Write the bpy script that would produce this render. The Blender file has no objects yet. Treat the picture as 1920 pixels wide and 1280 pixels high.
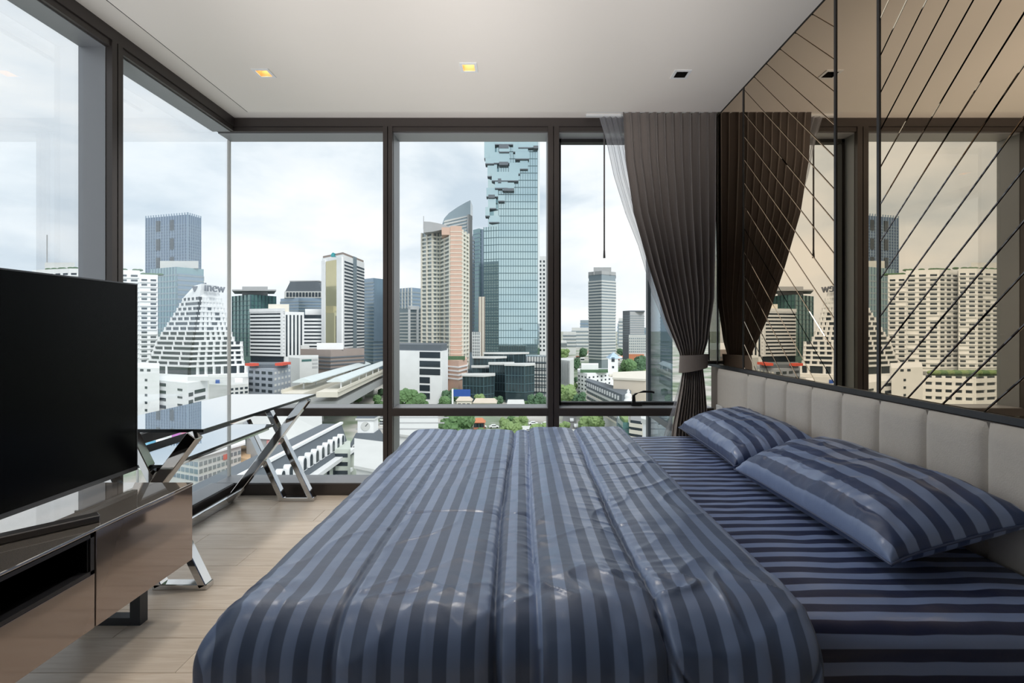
import bpy, bmesh, math, random
import numpy as np
from mathutils import Vector, Matrix, noise as mnoise

random.seed(7)
S = bpy.context.scene
C = S.collection
# ------------------------------------------------------------------ camera, sky, sun, exposure
F, VX, VY, HC = 907.0, 977.0, 617.0, 1.17        # focal length in px (1920 wide), vanishing point, eye height
cd = bpy.data.cameras.new('camera'); cam = bpy.data.objects.new('camera', cd); C.objects.link(cam)
cam.location = (0, 0, HC); cam.rotation_euler = (math.pi/2, 0, 0)
cd.sensor_width = 36; cd.lens = F/1920*36
cd.shift_x = (960-VX)/1920; cd.shift_y = (VY-640)/1920
cd.clip_start = .05; cd.clip_end = 12000
S.camera = cam
vs = S.view_settings
vs.view_transform = 'Standard'; vs.look = 'None'; vs.gamma = 1; vs.use_curve_mapping = False
vs.exposure = 0.18
S.cycles.caustics_reflective = False; S.cycles.caustics_refractive = False
S.cycles.max_bounces = 10; S.cycles.diffuse_bounces = 6; S.cycles.glossy_bounces = 6
S.cycles.transparent_max_bounces = 24; S.cycles.transmission_bounces = 8
S.cycles.sample_clamp_indirect = 6

W = bpy.data.worlds.new('overcast_sky'); S.world = W; W.use_nodes = True
wt = W.node_tree; wt.nodes.clear()
def wn(t, **k):
    n = wt.nodes.new(t)
    for a, b in k.items(): setattr(n, a, b)
    return n
tc = wn('ShaderNodeTexCoord'); mp = wn('ShaderNodeMapping'); mp.inputs['Scale'].default_value = (1.6, 1.6, 4.2); mp.inputs['Location'].default_value = (1.3, .4, 2.1)
n1 = wn('ShaderNodeTexNoise'); n1.inputs['Scale'].default_value = 1.7; n1.inputs['Detail'].default_value = 9; n1.inputs['Roughness'].default_value = .52; n1.inputs['Distortion'].default_value = .25
cr = wn('ShaderNodeValToRGB'); e = cr.color_ramp.elements
e[0].position = .33; e[0].color = (.60, .69, .78, 1); e[1].position = .60; e[1].color = (1, 1, 1, 1)
m_ = cr.color_ramp.elements.new(.47); m_.color = (.84, .89, .94, 1)
bg = wn('ShaderNodeBackground'); bg.inputs['Strength'].default_value = .97; wo = wn('ShaderNodeOutputWorld')
L = wt.links.new
L(tc.outputs['Generated'], mp.inputs['Vector']); L(mp.outputs[0], n1.inputs['Vector']); L(n1.outputs['Fac'], cr.inputs[0]); L(cr.outputs[0], bg.inputs[0]); L(bg.outputs[0], wo.inputs[0])

sd = bpy.data.lights.new('sun', 'SUN'); sun = bpy.data.objects.new('sun', sd); C.objects.link(sun)
sd.energy = 2.0; sd.angle = math.radians(25); sd.color = (1, .97, .92)
sun.rotation_euler = Vector((-.42, .62, -.66)).to_track_quat('-Z', 'Y').to_euler()

# ------------------------------------------------------------------ helpers
def P(px, py, d): return Vector(((px-VX)/F*d, d, HC-(py-VY)/F*d))
def X(px, d): return (px-VX)/F*d
def Z(py, d): return HC-(py-VY)/F*d
def lin(c): return tuple((v/12.92 if v <= .04045 else ((v+.055)/1.055)**2.4) for v in [x/255 for x in c])
MATS = {}
def mat(name, rgb, rough=.6, metal=0, var=.06, scale=6, spec=.5, bump=0, bscale=40, coat=0, sheen=0, coord='Object'):
    if name in MATS: return MATS[name]
    m = bpy.data.materials.new(name); m.use_nodes = True; MATS[name] = m
    t = m.node_tree; b = t.nodes['Principled BSDF']; c = lin(rgb)
    b.inputs['Roughness'].default_value = rough; b.inputs['Metallic'].default_value = metal
    b.inputs['Specular IOR Level'].default_value = spec; b.inputs['Coat Weight'].default_value = coat
    b.inputs['Sheen Weight'].default_value = sheen
    tcn = t.nodes.new('ShaderNodeTexCoord'); nz = t.nodes.new('ShaderNodeTexNoise'); nz.inputs['Scale'].default_value = scale; nz.inputs['Detail'].default_value = 4
    t.links.new(tcn.outputs[coord], nz.inputs['Vector'])
    mx = t.nodes.new('ShaderNodeMix'); mx.data_type = 'RGBA'
    mx.inputs[6].default_value = (*[v*(1-var) for v in c], 1); mx.inputs[7].default_value = (*[min(1, v*(1+var)) for v in c], 1)
    t.links.new(nz.outputs['Fac'], mx.inputs[0]); t.links.new(mx.outputs[2], b.inputs['Base Color'])
    if bump:
        n2 = t.nodes.new('ShaderNodeTexNoise'); n2.inputs['Scale'].default_value = bscale; n2.inputs['Detail'].default_value = 3
        t.links.new(tcn.outputs[coord], n2.inputs['Vector'])
        bp = t.nodes.new('ShaderNodeBump'); bp.inputs['Strength'].default_value = bump; bp.inputs['Distance'].default_value = .01
        t.links.new(n2.outputs['Fac'], bp.inputs['Height']); t.links.new(bp.outputs[0], b.inputs['Normal'])
    return m
def glass_mat(name, tint=(.975, .988, .988), fres=.2):
    m = bpy.data.materials.new(name); m.use_nodes = True; t = m.node_tree; t.nodes.clear()
    o = t.nodes.new('ShaderNodeOutputMaterial'); tr = t.nodes.new('ShaderNodeBsdfTransparent'); tr.inputs[0].default_value = (*tint, 1)
    gl = t.nodes.new('ShaderNodeBsdfGlossy'); gl.inputs['Roughness'].default_value = .005; gl.inputs[0].default_value = (.9, .95, 1, 1)
    fr = t.nodes.new('ShaderNodeFresnel'); fr.inputs[0].default_value = 1.45
    ml = t.nodes.new('ShaderNodeMath'); ml.operation = 'MULTIPLY'; ml.inputs[1].default_value = fres
    mx = t.nodes.new('ShaderNodeMixShader')
    t.links.new(fr.outputs[0], ml.inputs[0]); t.links.new(ml.outputs[0], mx.inputs[0]); t.links.new(tr.outputs[0], mx.inputs[1]); t.links.new(gl.outputs[0], mx.inputs[2]); t.links.new(mx.outputs[0], o.inputs[0])
    return m
def mesh(name, v, f, smooth=False):
    me = bpy.data.meshes.new(name); me.from_pydata([tuple(p) for p in v], [], f); me.update()
    bm = bmesh.new(); bm.from_mesh(me); bmesh.ops.recalc_face_normals(bm, faces=bm.faces); bm.to_mesh(me); bm.free()
    if smooth: me.polygons.foreach_set('use_smooth', [True]*len(me.polygons))
    return me
def ob(name, me, m=None, parent=None, loc=(0, 0, 0), rot=(0, 0, 0)):
    o = bpy.data.objects.new(name, me); C.objects.link(o); o.location = loc; o.rotation_euler = rot
    if m is not None and me is not None and len(me.materials) == 0: me.materials.append(m)
    if parent is not None: o.parent = parent
    return o
def tag(o, label=None, cat=None, group=None, kind=None):
    if label: o['label'] = label
    if cat: o['category'] = cat
    if group: o['group'] = group
    if kind: o['kind'] = kind
    return o
def empty(name, loc=(0, 0, 0), rz=0):
    o = bpy.data.objects.new(name, None); C.objects.link(o); o.location = loc; o.rotation_euler = (0, 0, rz); o.empty_display_size = .1
    return o
def prism_vf(poly, z0, z1):
    n = len(poly); v = [(x, y, z0) for x, y in poly]+[(x, y, z1) for x, y in poly]
    f = [tuple(range(n))[::-1], tuple(range(n, 2*n))]+[(i, (i+1) % n, n+(i+1) % n, n+i) for i in range(n)]
    return v, f
def prism(poly, z0, z1, name='prism'): return mesh(name, *prism_vf(poly, z0, z1))
def box_vf(a, b):
    v, f = prism_vf([(a[0], a[1]), (b[0], a[1]), (b[0], b[1]), (a[0], b[1])], a[2], b[2]); return v, f
def box(a, b, bev=0, name='box'):
    me = mesh(name, *box_vf(a, b))
    if bev:
        bm = bmesh.new(); bm.from_mesh(me); bmesh.ops.bevel(bm, geom=bm.edges[:], offset=bev, segments=2, affect='EDGES', profile=.6); bm.to_mesh(me); bm.free()
    return me
def boxes(lst, name='boxes'):
    V, Fc = [], []
    for a, b in lst:
        v, f = box_vf(a, b); k = len(V); V += v; Fc += [tuple(i+k for i in q) for q in f]
    return mesh(name, V, Fc)
def bar(p, q, w, h, up=(0, 1, 0), name='bar', bev=.003):
    """rectangular tube from p to q; w is measured along up, h across"""
    p, q = Vector(p), Vector(q); t = (q-p).normalized(); u = Vector(up); u = (u-t*u.dot(t)).normalized(); s = t.cross(u)
    v = [r+u*a*w/2+s*b*h/2 for r in (p, q) for a, b in ((-1, -1), (1, -1), (1, 1), (-1, 1))]
    f = [(0, 1, 2, 3), (7, 6, 5, 4)]+[(i, (i+1) % 4, 4+(i+1) % 4, 4+i) for i in range(4)]
    me = mesh(name, v, f)
    if bev:
        bm = bmesh.new(); bm.from_mesh(me); bmesh.ops.bevel(bm, geom=bm.edges[:], offset=bev, segments=1, affect='EDGES'); bm.to_mesh(me); bm.free()
    return me
def cyl(r, z0, z1, n=16, r2=None, name='cyl'):
    r2 = r if r2 is None else r2
    v = [(r*math.cos(2*math.pi*i/n), r*math.sin(2*math.pi*i/n), z0) for i in range(n)]+[(r2*math.cos(2*math.pi*i/n), r2*math.sin(2*math.pi*i/n), z1) for i in range(n)]
    f = [tuple(range(n))[::-1], tuple(range(n, 2*n))]+[(i, (i+1) % n, n+(i+1) % n, n+i) for i in range(n)]
    return mesh(name, v, f, False)
def extrude_outline(pts, d, depth, name='outline'):
    """outline given as (px, py) at distance d, extruded away from the room by depth metres"""
    fr = [P(x, y, d) for x, y in pts]; n = len(fr); bk = [p+Vector((0, depth, 0)) for p in fr]
    return mesh(name, fr+bk, [tuple(range(n)), tuple(range(n, 2*n))[::-1]]+[(i, n+i, n+(i+1) % n, (i+1) % n) for i in range(n)])
rng = np.random.default_rng(5)
_G = rng.random((64, 64))
def vnoise(x, y):
    x = np.asarray(x, float); y = np.asarray(y, float)
    xi = np.floor(x).astype(int); yi = np.floor(y).astype(int); fx = x-xi; fy = y-yi
    fx = fx*fx*(3-2*fx); fy = fy*fy*(3-2*fy); g = lambda a, b: _G[a % 64, b % 64]
    return (g(xi, yi)*(1-fx)+g(xi+1, yi)*fx)*(1-fy)+(g(xi, yi+1)*(1-fx)+g(xi+1, yi+1)*fx)*fy-.5
def ridge(x, y): return np.clip(1-np.abs(vnoise(x, y))*5, 0, 1)**2
def grid_mesh(name, PX, PY, PZ, U=None, Vv=None, smooth=True):
    nu, nv = PX.shape; v = np.stack([PX, PY, PZ], -1).reshape(-1, 3)
    idx = np.arange(nu*nv).reshape(nu, nv)
    f = np.stack([idx[:-1, :-1], idx[1:, :-1], idx[1:, 1:], idx[:-1, 1:]], -1).reshape(-1, 4)
    me = bpy.data.meshes.new(name); me.from_pydata(v.tolist(), [], f.tolist()); me.update()
    if smooth: me.polygons.foreach_set('use_smooth', [True]*len(me.polygons))
    if U is not None:
        uv = me.uv_layers.new(name='cloth'); uu = np.stack([U, Vv], -1).reshape(-1, 2)
        uv.data.foreach_set('uv', uu[f.reshape(-1)].reshape(-1))
    return me

# ------------------------------------------------------------------ materials of the room
m_ceil = mat('ceiling_paint', (236, 230, 224), .9, var=.01)
m_wall = mat('wall_paint', (150, 138, 128), .8, var=.02)
m_dark = mat('dark_wood_panel', (62, 46, 38), .5, var=.2, scale=3)
m_frame = mat('bronze_aluminium', (74, 68, 66), .38, .25, var=.03)
m_frame_lit = mat('bronze_aluminium_daylit', (150, 152, 156), .45, .3, var=.03)  # daylight on reveals, soffits and tops put into a paler frame colour
m_gasket = mat('black_gasket', (22, 22, 22), .6)
m_glass = glass_mat('window_glass')
m_silic = mat('silicone_joint', (205, 203, 198), .6)
m_chrome = mat('polished_steel', (205, 205, 205), .06, 1, var=.02)
m_black = mat('black_plastic', (14, 14, 14), .4)
m_white = mat('white_plastic', (232, 234, 236), .4)

def mk_wood():
    m = bpy.data.materials.new('oak_plank'); m.use_nodes = True; t = m.node_tree; b = t.nodes['Principled BSDF']
    tcn = t.nodes.new('ShaderNodeTexCoord'); oi = t.nodes.new('ShaderNodeObjectInfo')
    ad = t.nodes.new('ShaderNodeVectorMath'); ad.operation = 'ADD'
    cx = t.nodes.new('ShaderNodeCombineXYZ'); mu = t.nodes.new('ShaderNodeMath'); mu.operation = 'MULTIPLY'; mu.inputs[1].default_value = 37
    t.links.new(oi.outputs['Random'], mu.inputs[0]); t.links.new(mu.outputs[0], cx.inputs[0]); t.links.new(mu.outputs[0], cx.inputs[1])
    t.links.new(tcn.outputs['Object'], ad.inputs[0]); t.links.new(cx.outputs[0], ad.inputs[1])
    mpn = t.nodes.new('ShaderNodeMapping'); mpn.inputs['Scale'].default_value = (1.1, 14, 1); t.links.new(ad.outputs[0], mpn.inputs[0])
    nz = t.nodes.new('ShaderNodeTexNoise'); nz.inputs['Scale'].default_value = 3.2; nz.inputs['Detail'].default_value = 8; nz.inputs['Distortion'].default_value = 1.2
    t.links.new(mpn.outputs[0], nz.inputs['Vector'])
    r = t.nodes.new('ShaderNodeValToRGB'); r.color_ramp.elements[0].position = .3; r.color_ramp.elements[0].color = (*lin((220, 203, 184)), 1)
    r.color_ramp.elements[1].position = .7; r.color_ramp.elements[1].color = (*lin((240, 227, 211)), 1); t.links.new(nz.outputs['Fac'], r.inputs[0])
    hs = t.nodes.new('ShaderNodeHueSaturation'); mr = t.nodes.new('ShaderNodeMapRange'); mr.inputs[3].default_value = .93; mr.inputs[4].default_value = 1.06
    t.links.new(oi.outputs['Random'], mr.inputs[0]); t.links.new(mr.outputs[0], hs.inputs['Value']); t.links.new(r.outputs[0], hs.inputs['Color'])
    t.links.new(hs.outputs[0], b.inputs['Base Color']); b.inputs['Roughness'].default_value = .34; b.inputs['Specular IOR Level'].default_value = .45
    bp = t.nodes.new('ShaderNodeBump'); bp.inputs['Strength'].default_value = .08; bp.inputs['Distance'].default_value = .002
    t.links.new(nz.outputs['Fac'], bp.inputs['Height']); t.links.new(bp.outputs[0], b.inputs['Normal'])
    return m
m_wood = mk_wood()

# ------------------------------------------------------------------ room shell
XL, XR, YB, YR = -2.02, 1.36, 3.41, -1.7           # inner faces: left glazing, right wall, back glazing, rear wall
GX, GY = -2.155, 3.575                              # glass planes
ZC, ZP = 2.606, 2.66                                # ceiling, curtain pocket
fl = ob('floor', box((XL-.2, YR-.1, -.12), (XR+.1, YB+.2, -.012)), mat('floor_base', (120, 104, 90), .8)); tag(fl, 'pale oak plank floor of the bedroom', kind='structure')
PWID = .186; k = 0; y = YR
plank_me = {}
while y < YB-.001:
    w = min(PWID, YB-y); x = XL-(.37*k % 1.25)
    while x < XR:
        x0, x1 = max(x, XL), min(x+1.25, XR)
        if x1-x0 > .03:
            key = (round(x1-x0, 3), round(w, 3))
            if key not in plank_me:
                plank_me[key] = box((-(x1-x0)/2+.0008, -w/2+.0008, -.012), ((x1-x0)/2-.0008, w/2-.0008, 0), .0012, 'plank')
            ob('plank', plank_me[key], m_wood, fl, ((x0+x1)/2, y+w/2, 0))
        x += 1.25
    y += w; k += 1
LAMPS = [(-1.442, 2.713), (-.287, 2.653), (.90, 2.725), (-1.442, .85), (-.287, .85), (.90, .85)]
def sheet_with_holes(x0, x1, y0, y1, z0, z1, holes, r):
    xs = sorted({x0, x1, *[a+s*r for a, b in holes for s in (-1, 1)]}); ys = sorted({y0, y1, *[b+s*r for a, b in holes for s in (-1, 1)]}); out = []
    for i in range(len(xs)-1):
        for j in range(len(ys)-1):
            cx, cy = (xs[i]+xs[i+1])/2, (ys[j]+ys[j+1])/2
            if not any(abs(cx-a) < r and abs(cy-b) < r for a, b in holes): out.append(((xs[i], ys[j], z0), (xs[i+1], ys[j+1], z1)))
    return out
ce = ob('ceiling', boxes(sheet_with_holes(-1.807, XR, YR, 3.2, ZC, ZC+.006, LAMPS, .034)+[((XL-.15, YR, ZP), (XR+.1, YB+.2, ZP+.2)), ((-1.807, YR, ZC+.006), (-1.80, 3.2, ZP)), ((-1.807, 3.193, ZC+.006), (XR, 3.2, ZP))]), m_ceil); tag(ce, 'smooth off-white ceiling with a dropped edge along the windows', kind='structure')
tag(ob('trim_1', boxes([((-1.817, YR, ZC+.004), (-1.808, 3.208, ZC+.018))]), m_gasket), 'thin dark strip along the dropped ceiling edge', kind='structure')  # narrow dark strip on the outer face of the ceiling edge
tag(ob('wall_right', box((XR, YR, 0), (XR+.15, YB+.05, ZP)), m_wall), 'taupe painted wall behind mirror panels and headboard', kind='structure')
tag(ob('wall_rear', box((XL-.15, YR-.12, 0), (XR+.15, YR, ZP)), m_dark), 'dark wood panelled wall opposite the window', kind='structure')
tag(ob('wall_left', box((XL-.15, YR, 0), (XL, -.95, ZP)), m_wall), 'short taupe wall beside the side window', kind='structure')

def window(n, label): return tag(empty(n), label, kind='structure')
def part(name, me, m, par): return ob(name, me, m, par)
T0, T1, H0 = .557, .614, 2.568
w1 = window('window_1', 'fixed window bay between the glass corner and first mullion')
w2 = window('window_2', 'fixed middle window bay framing the tallest tower')
w3 = window('window_3', 'window bay with casement handle beside the curtain')
w4 = window('window_4', 'side window bay next to the glass corner')
w5 = window('window_5', 'side window bay behind the television')
w6 = window('window_6', 'side window bay nearest the rear wall')
M1, M2 = (-.974, -.908), (.19, .268)
def vbar(par, a, b, y0=YB, y1=GY+.03):
    c = (a+b)/2
    ob('mullion', boxes([((a, y0, .0), (c-.003, y0+.03, 2.6)), ((c+.003, y0, .0), (b, y0+.03, 2.6)), ((a, y0, 2.6), (b, y0+.05, ZP)), ((a, y0+.03, 0), (b, y1, 2.6))]), m_frame, par)
    ob('mullion_reveal', boxes([((a-.003, y0+.032, T1), (a, y1, H0)), ((b, y0+.032, T1), (b+.003, y1, H0)), ((b, y0+.032, .083), (b+.003, y1, T0)), ((a-.003, y0+.032, .083), (a, y1, T0))]), m_frame_lit, par)
vbar(w1, *M1); vbar(w2, *M2)
for par, a, b in ((w1, XL, M1[0]), (w2, M1[1], M2[0]), (w3, M2[1], XR)):
    lo = GX if par is w1 else a
    ob('transom', box((a if par is not w1 else lo, YB, T0), (b, GY+.03, T1-.003), .003), m_frame, par)
    ob('transom_top', box((lo, YB+.012, T1-.003), (b, GY+.02, T1)), m_frame_lit, par)
    ob('head', boxes([((lo, YB, 2.6), (b, YB+.05, ZP)), ((lo, YB+.008, H0), (b, GY+.03, 2.598))]), m_frame, par)
    ob('head_soffit', box((lo, YB+.03, H0-.006), (b, GY+.02, H0)), m_frame_lit, par)
    ob('sill_top', box((lo, YB+.006, .079), (b, GY+.03, .086)), m_frame_lit, par)
    ob('upper_pane', box((lo, GY, T1), (b, GY+.008, H0)), m_glass, par)
    ob('lower_pane', box((lo, GY, .083), (b, GY+.008, T0)), m_glass, par)
# casement frame and handle of window_3
cf = (M2[1]+.004, XR-.08)
ob('casement_frame', boxes([((cf[0], GY-.035, T1), (cf[0]+.02, GY+.02, H0-.006)), ((cf[0], GY-.035, T1+.004), (cf[1], GY+.02, T1+.022)), ((cf[0], GY-.035, H0-.03), (cf[1], GY+.02, H0-.006)), ((cf[1]-.02, GY-.035, T1), (cf[1], GY+.02, H0-.006))]), m_gasket, w3)
hx = X(1193, GY-.05)
hb = ob('casement_handle', box((hx-.038, GY-.075, T1), (hx+.038, GY-.035, T1+.03), .006), m_black, w3)
lev = [(-.02, 0, .03), (-.02, 0, .075), (0, -.005, .092), (.05, -.01, .104), (.10, -.012, .104), (.125, -.012, .098)]
V = []; 
for i, (a, b_, c_) in enumerate(lev):
    r = .009 if i > 0 else .012
    V += [(hx+a+sx*0, GY-.055+b_+sy*r, T1+c_+sz*r*.8) for sx, sy, sz in ((0, -1, -1), (0, 1, -1), (0, 1, 1), (0, -1, 1))] if i > 2 else [(hx+a+sx*r, GY-.055+b_+sy*r, T1+c_) for sx, sy in ((-1, -1), (-1, 1), (1, 1), (1, -1))]
fc = [(4*i+j, 4*i+(j+1) % 4, 4*i+4+(j+1) % 4, 4*i+4+j) for i in range(len(lev)-1) for j in range(4)]+[(0, 1, 2, 3), (20, 21, 22, 23)]
ob('lever', mesh('lever', V, fc, False), m_black, hb)
# left glazing
LM = [(2.39, 2.456), (1.02, 1.086), (-.36, -.294)]
edges = [(w4, 2.456, GY), (w5, 1.086, 2.39), (w6, -.95, 1.02)]
for (a, b), par in zip(LM, (w4, w5, w6)):
    c = (a+b)/2
    ob('mullion', boxes([((XL-.03, a, 0), (XL, c-.003, 2.6)), ((XL-.03, c+.003, 0), (XL, b, 2.6)), ((XL-.05, a, 2.6), (XL, b, ZP)), ((GX-.03, a, 0), (XL-.03, b, 2.6))]), m_frame, par)
    ob('mullion_reveal', boxes([((GX-.03, a-.003, .083), (XL-.032, a, H0)), ((GX-.03, b, .083), (XL-.032, b+.003, H0))]), m_frame_lit, par)
for par, a, b in edges:
    b2 = min(b, YB)
    ob('transom', box((GX-.03, a, T0), (XL, b2, T1-.003), .003), m_frame, par)
    ob('transom_top', box((GX-.02, a, T1-.003), (XL-.012, b2, T1)), m_frame_lit, par)
    ob('head', boxes([((XL-.05, a, 2.6), (XL, b2, ZP)), ((GX-.03, a, H0), (XL-.008, b2, 2.598))]), m_frame, par)
    ob('head_soffit', box((GX-.02, a, H0-.006), (XL-.03, b2, H0)), m_frame_lit, par)
    ob('sill_top', box((GX-.03, a, .079), (XL-.006, b2, .086)), m_frame_lit, par)
    ob('upper_pane', box((GX-.008, a, T1), (GX, b, H0)), m_glass, par)
    ob('lower_pane', box((GX-.008, a, .083), (GX, b, T0)), m_glass, par)
ob('corner_joint', box((GX-.014, GY-.004, .083), (GX+.004, GY+.012, H0)), m_silic, w4)
tag(ob('baseboard_back', box((GX, YB, 0), (XR, GY+.03, .079), .003), m_frame), 'dark metal upstand below the back window', kind='structure')
tag(ob('baseboard_left', box((GX-.03, -.95, 0), (XL, YB, .079), .003), m_frame), 'dark metal upstand below the side window', kind='structure')
# glass fin of the facade outside the right bay
fin = tag(empty('facade_fin', (1.14, 3.66, -3)), 'glass fin of the facade projecting outside beside the curtain', 'facade fin')
ob('fin_glass', box((-.006, 0, 0), (.006, .64, 6.6)), glass_mat('fin_glass', (.8, .86, .87), .9), fin)
ob('fin_post', box((-.02, .62, 0), (.02, .68, 6.6)), mat('fin_post', (96, 100, 104), .5, .2), fin)
for z in (1.0, 3.4, 5.9): ob('fin_rail', box((-.012, 0, z), (.012, .62, z+.05)), MATS['fin_post'], fin)

# ------------------------------------------------------------------ mirror cladding on the right wall
XM = 1.32
m_mirror = mat('bronze_mirror', (222, 203, 178), .0, 1, var=.01); MATS['bronze_mirror'].node_tree.nodes['Principled BSDF'].inputs['Roughness'].default_value = .004
m_back = mat('mirror_backing', (132, 116, 98), .35, .7)
m_trim = mat('dark_steel_trim', (78, 78, 80), .3, .8)
ZM0, ZM1 = .935, 2.60
def clip(poly, a, b, c):
    out = []
    for i in range(len(poly)):
        p, q = poly[i], poly[(i+1) % len(poly)]; fp = a*p[0]+b*p[1]-c; fq = a*q[0]+b*q[1]-c
        if fp >= 0: out.append(p)
        if (fp >= 0) != (fq >= 0):
            t = fp/(fp-fq); out.append((p[0]+t*(q[0]-p[0]), p[1]+t*(q[1]-p[1])))
    return out
def strip_mesh(rect, lo, hi, s, gap, inset):
    """strip of mirror between two 45 degree grooves: lo < z - s*y < hi"""
    def cut(e):
        r = [(rect[0]+e, rect[2]+e), (rect[1]-e, rect[2]+e), (rect[1]-e, rect[3]-e), (rect[0]+e, rect[3]-e)]
        r = clip(r, -s, 1, lo+gap+e*1.414); return clip(r, s, -1, -(hi-gap-e*1.414)) if r else r
    a, b = cut(0), cut(inset)
    if len(a) < 3: return None
    if len(a) != len(b): b = a
    n = len(a); v = [(XM+.014, y, z) for y, z in a]+[(XM+.0015, y, z) for y, z in a]+[(XM, y, z) for y, z in b]
    f = [tuple(range(n)), tuple(range(2*n, 3*n))[::-1]]+[(r*n+i, r*n+(i+1) % n, (r+1)*n+(i+1) % n, (r+1)*n+i) for r in (0, 1) for i in range(n)]
    return mesh('mirror_strip', v, f)
def mirror(y0, y1, label, s=None, c0=0, step=.1365):
    t = tag(empty('mirror_panel', (XM, (y0+y1)/2, ZM0)), label, 'mirror')
    inv = Matrix.Translation(-Vector(t.location))
    def add(n, me, m): me.transform(inv); return ob(n, me, m, t)
    add('backing', box((XM+.014, y0, ZM0), (XR-.001, y1, ZM1)), m_back)
    for a in (y0, y1-.006): add('edge_trim', box((XM-.004, a, ZM0), (XM+.014, a+.006, ZM1)), m_trim)
    r = (y0+.007, y1-.007, ZM0, ZM1)
    if s is None:
        add('mirror_sheet', box((XM, r[0], r[2]), (XM+.014, r[1], r[3])), m_mirror)
    else:
        lows = [c0+k*step for k in range(-60, 60)]
        for lo in lows:
            me = strip_mesh(r, lo, lo+step, s, .0018, .0022)
            if me: add('mirror_strip', me, m_mirror)
    return t
mirror(3.25, 3.40, 'narrow bronze mirror strip beside the window wall, behind the curtain')
mirror(2.87, 3.25, 'plain bronze mirror panel reflecting the grey curtain folds')
mirror(2.03, 2.87, 'bronze mirror panel with diagonal grooves sloping down away from the curtain', 1, 2.447-2.043)
mirror(1.785, 2.03, 'plain narrow bronze mirror strip between the two grooved panels', None)
mirror(.94, 1.785, 'bronze mirror panel with diagonal grooves rising away from the plain strip', -1, 2.306+1.782)
tag(ob('trim_2', boxes([((XM-.012, .2, .915), (XM+.03, 3.40, .935))]), m_trim), 'dark steel rail between headboard and mirror panels', kind='structure')
tag(ob('trim_3', boxes([((XM-.002, .2, 2.598), (XM+.03, 3.2, 2.606))]), m_gasket), 'thin black line between mirror panels and ceiling', kind='structure')

# ------------------------------------------------------------------ downlights
def downlight(x, y, label, lit):
    t = tag(empty('downlight', (x, y, ZC)), label, 'downlight', 'recessed ceiling downlights')
    o, i, h = .047, .032, .012
    ring = [((-o, -o, -.004), (o, -i, .001)), ((-o, i, -.004), (o, o, .001)), ((-o, -i, -.004), (-i, i, .001)), ((i, -i, -.004), (o, i, .001))]
    ob('trim_ring', boxes(ring), m_white, t)
    cm = mat('lamp_cup', (225, 190, 140), .35) if lit else m_black
    v = [(-i, -i, -.003), (i, -i, -.003), (i, i, -.003), (-i, i, -.003), (-i*.8, -i*.8, .045), (i*.8, -i*.8, .045), (i*.8, i*.8, .045), (-i*.8, i*.8, .045)]
    ob('cup', mesh('cup', v, [(0, 1, 5, 4), (1, 2, 6, 5), (2, 3, 7, 6), (3, 0, 4, 7), (4, 5, 6, 7)]), cm, t)
    if lit:
        em = MATS.get('lamp_glow')
        if em is None:
            em = bpy.data.materials.new('lamp_glow'); em.use_nodes = True; MATS['lamp_glow'] = em
            b = em.node_tree.nodes['Principled BSDF']; b.inputs['Emission Color'].default_value = (1, .72, .38, 1); b.inputs['Emission Strength'].default_value = 7
        ob('bulb', cyl(.018, .030, .043, 16), em, t)
        ld = bpy.data.lights.new('downlight_beam', 'SPOT'); lo_ = bpy.data.objects.new('lamp_beam', ld); C.objects.link(lo_); lo_.parent = t; lo_.location = (0, 0, -.004)
        ld.energy = 78 if y > 2 else 8; ld.color = (1, .93, .84); ld.spot_size = math.radians(120); ld.spot_blend = .9; ld.shadow_soft_size = .14
downlight(-1.442, 2.713, 'lit square ceiling downlight nearest the glass corner', True)
downlight(-.287, 2.653, 'lit square ceiling downlight above the bed between the two others', True)
downlight(.90, 2.725, 'unlit square ceiling downlight beside the mirror wall', False)
downlight(-1.442, .85, 'added unseen lit downlight above the media cabinet', True)  # second row is added out of view to brighten floor and bed
downlight(-.287, .85, 'added unseen lit downlight above the near side of the bed', True)
downlight(.90, .85, 'added unseen unlit downlight above the near end of the headboard', False)

# ------------------------------------------------------------------ unseen floor uplights, added to brighten the ceiling over the bed
def uplight(x, y, aim, watts, label):
    t = tag(empty('added_uplight', (x, y, 0)), label, 'added fill lamp', 'added fill uplights out of view')
    ob('base', cyl(.07, 0, .015, 24), m_black, t); ob('stem', cyl(.012, .015, .12, 12), m_black, t)
    v = Vector(aim)-Vector((x, y, .16)); q_ = v.to_track_quat('Z', 'Y').to_euler()
    n = 24; rows = [(.03, -.05), (.055, -.02), (.06, .07), (.054, .07), (.05, -.015)]
    V = [(r*math.cos(2*math.pi*i/n), r*math.sin(2*math.pi*i/n), z) for r, z in rows for i in range(n)]
    hd_ = ob('lamp_head', mesh('lamp_head', V, [(r*n+i, r*n+(i+1) % n, r*n+n+(i+1) % n, r*n+n+i) for r in range(4) for i in range(n)]+[tuple(range(n))]), m_black, t, (0, 0, .16), q_)
    ld = bpy.data.lights.new('added_uplight_beam', 'SPOT'); lo_ = bpy.data.objects.new('lamp_beam', ld); C.objects.link(lo_); lo_.parent = t; lo_.location = tuple(Vector((0, 0, .16))+v.normalized()*.065); lo_.rotation_euler = v.to_track_quat('-Z', 'Y').to_euler()
    ld.energy = watts; ld.color = (1, .975, .95); ld.spot_size = math.radians(50); ld.spot_blend = .8; ld.shadow_soft_size = .05
uplight(-1.12, .10, (-1.0, 2.2, 2.6), 118, 'added unseen fill uplight between the cabinet and the foot of the bed')
uplight(-.40, .02, (-.15, 2.3, 2.6), 140, 'added unseen fill uplight in front of the middle of the bed')
uplight(.55, .02, (.6, 2.3, 2.6), 102, 'added unseen fill uplight in front of the headboard end of the bed')

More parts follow.
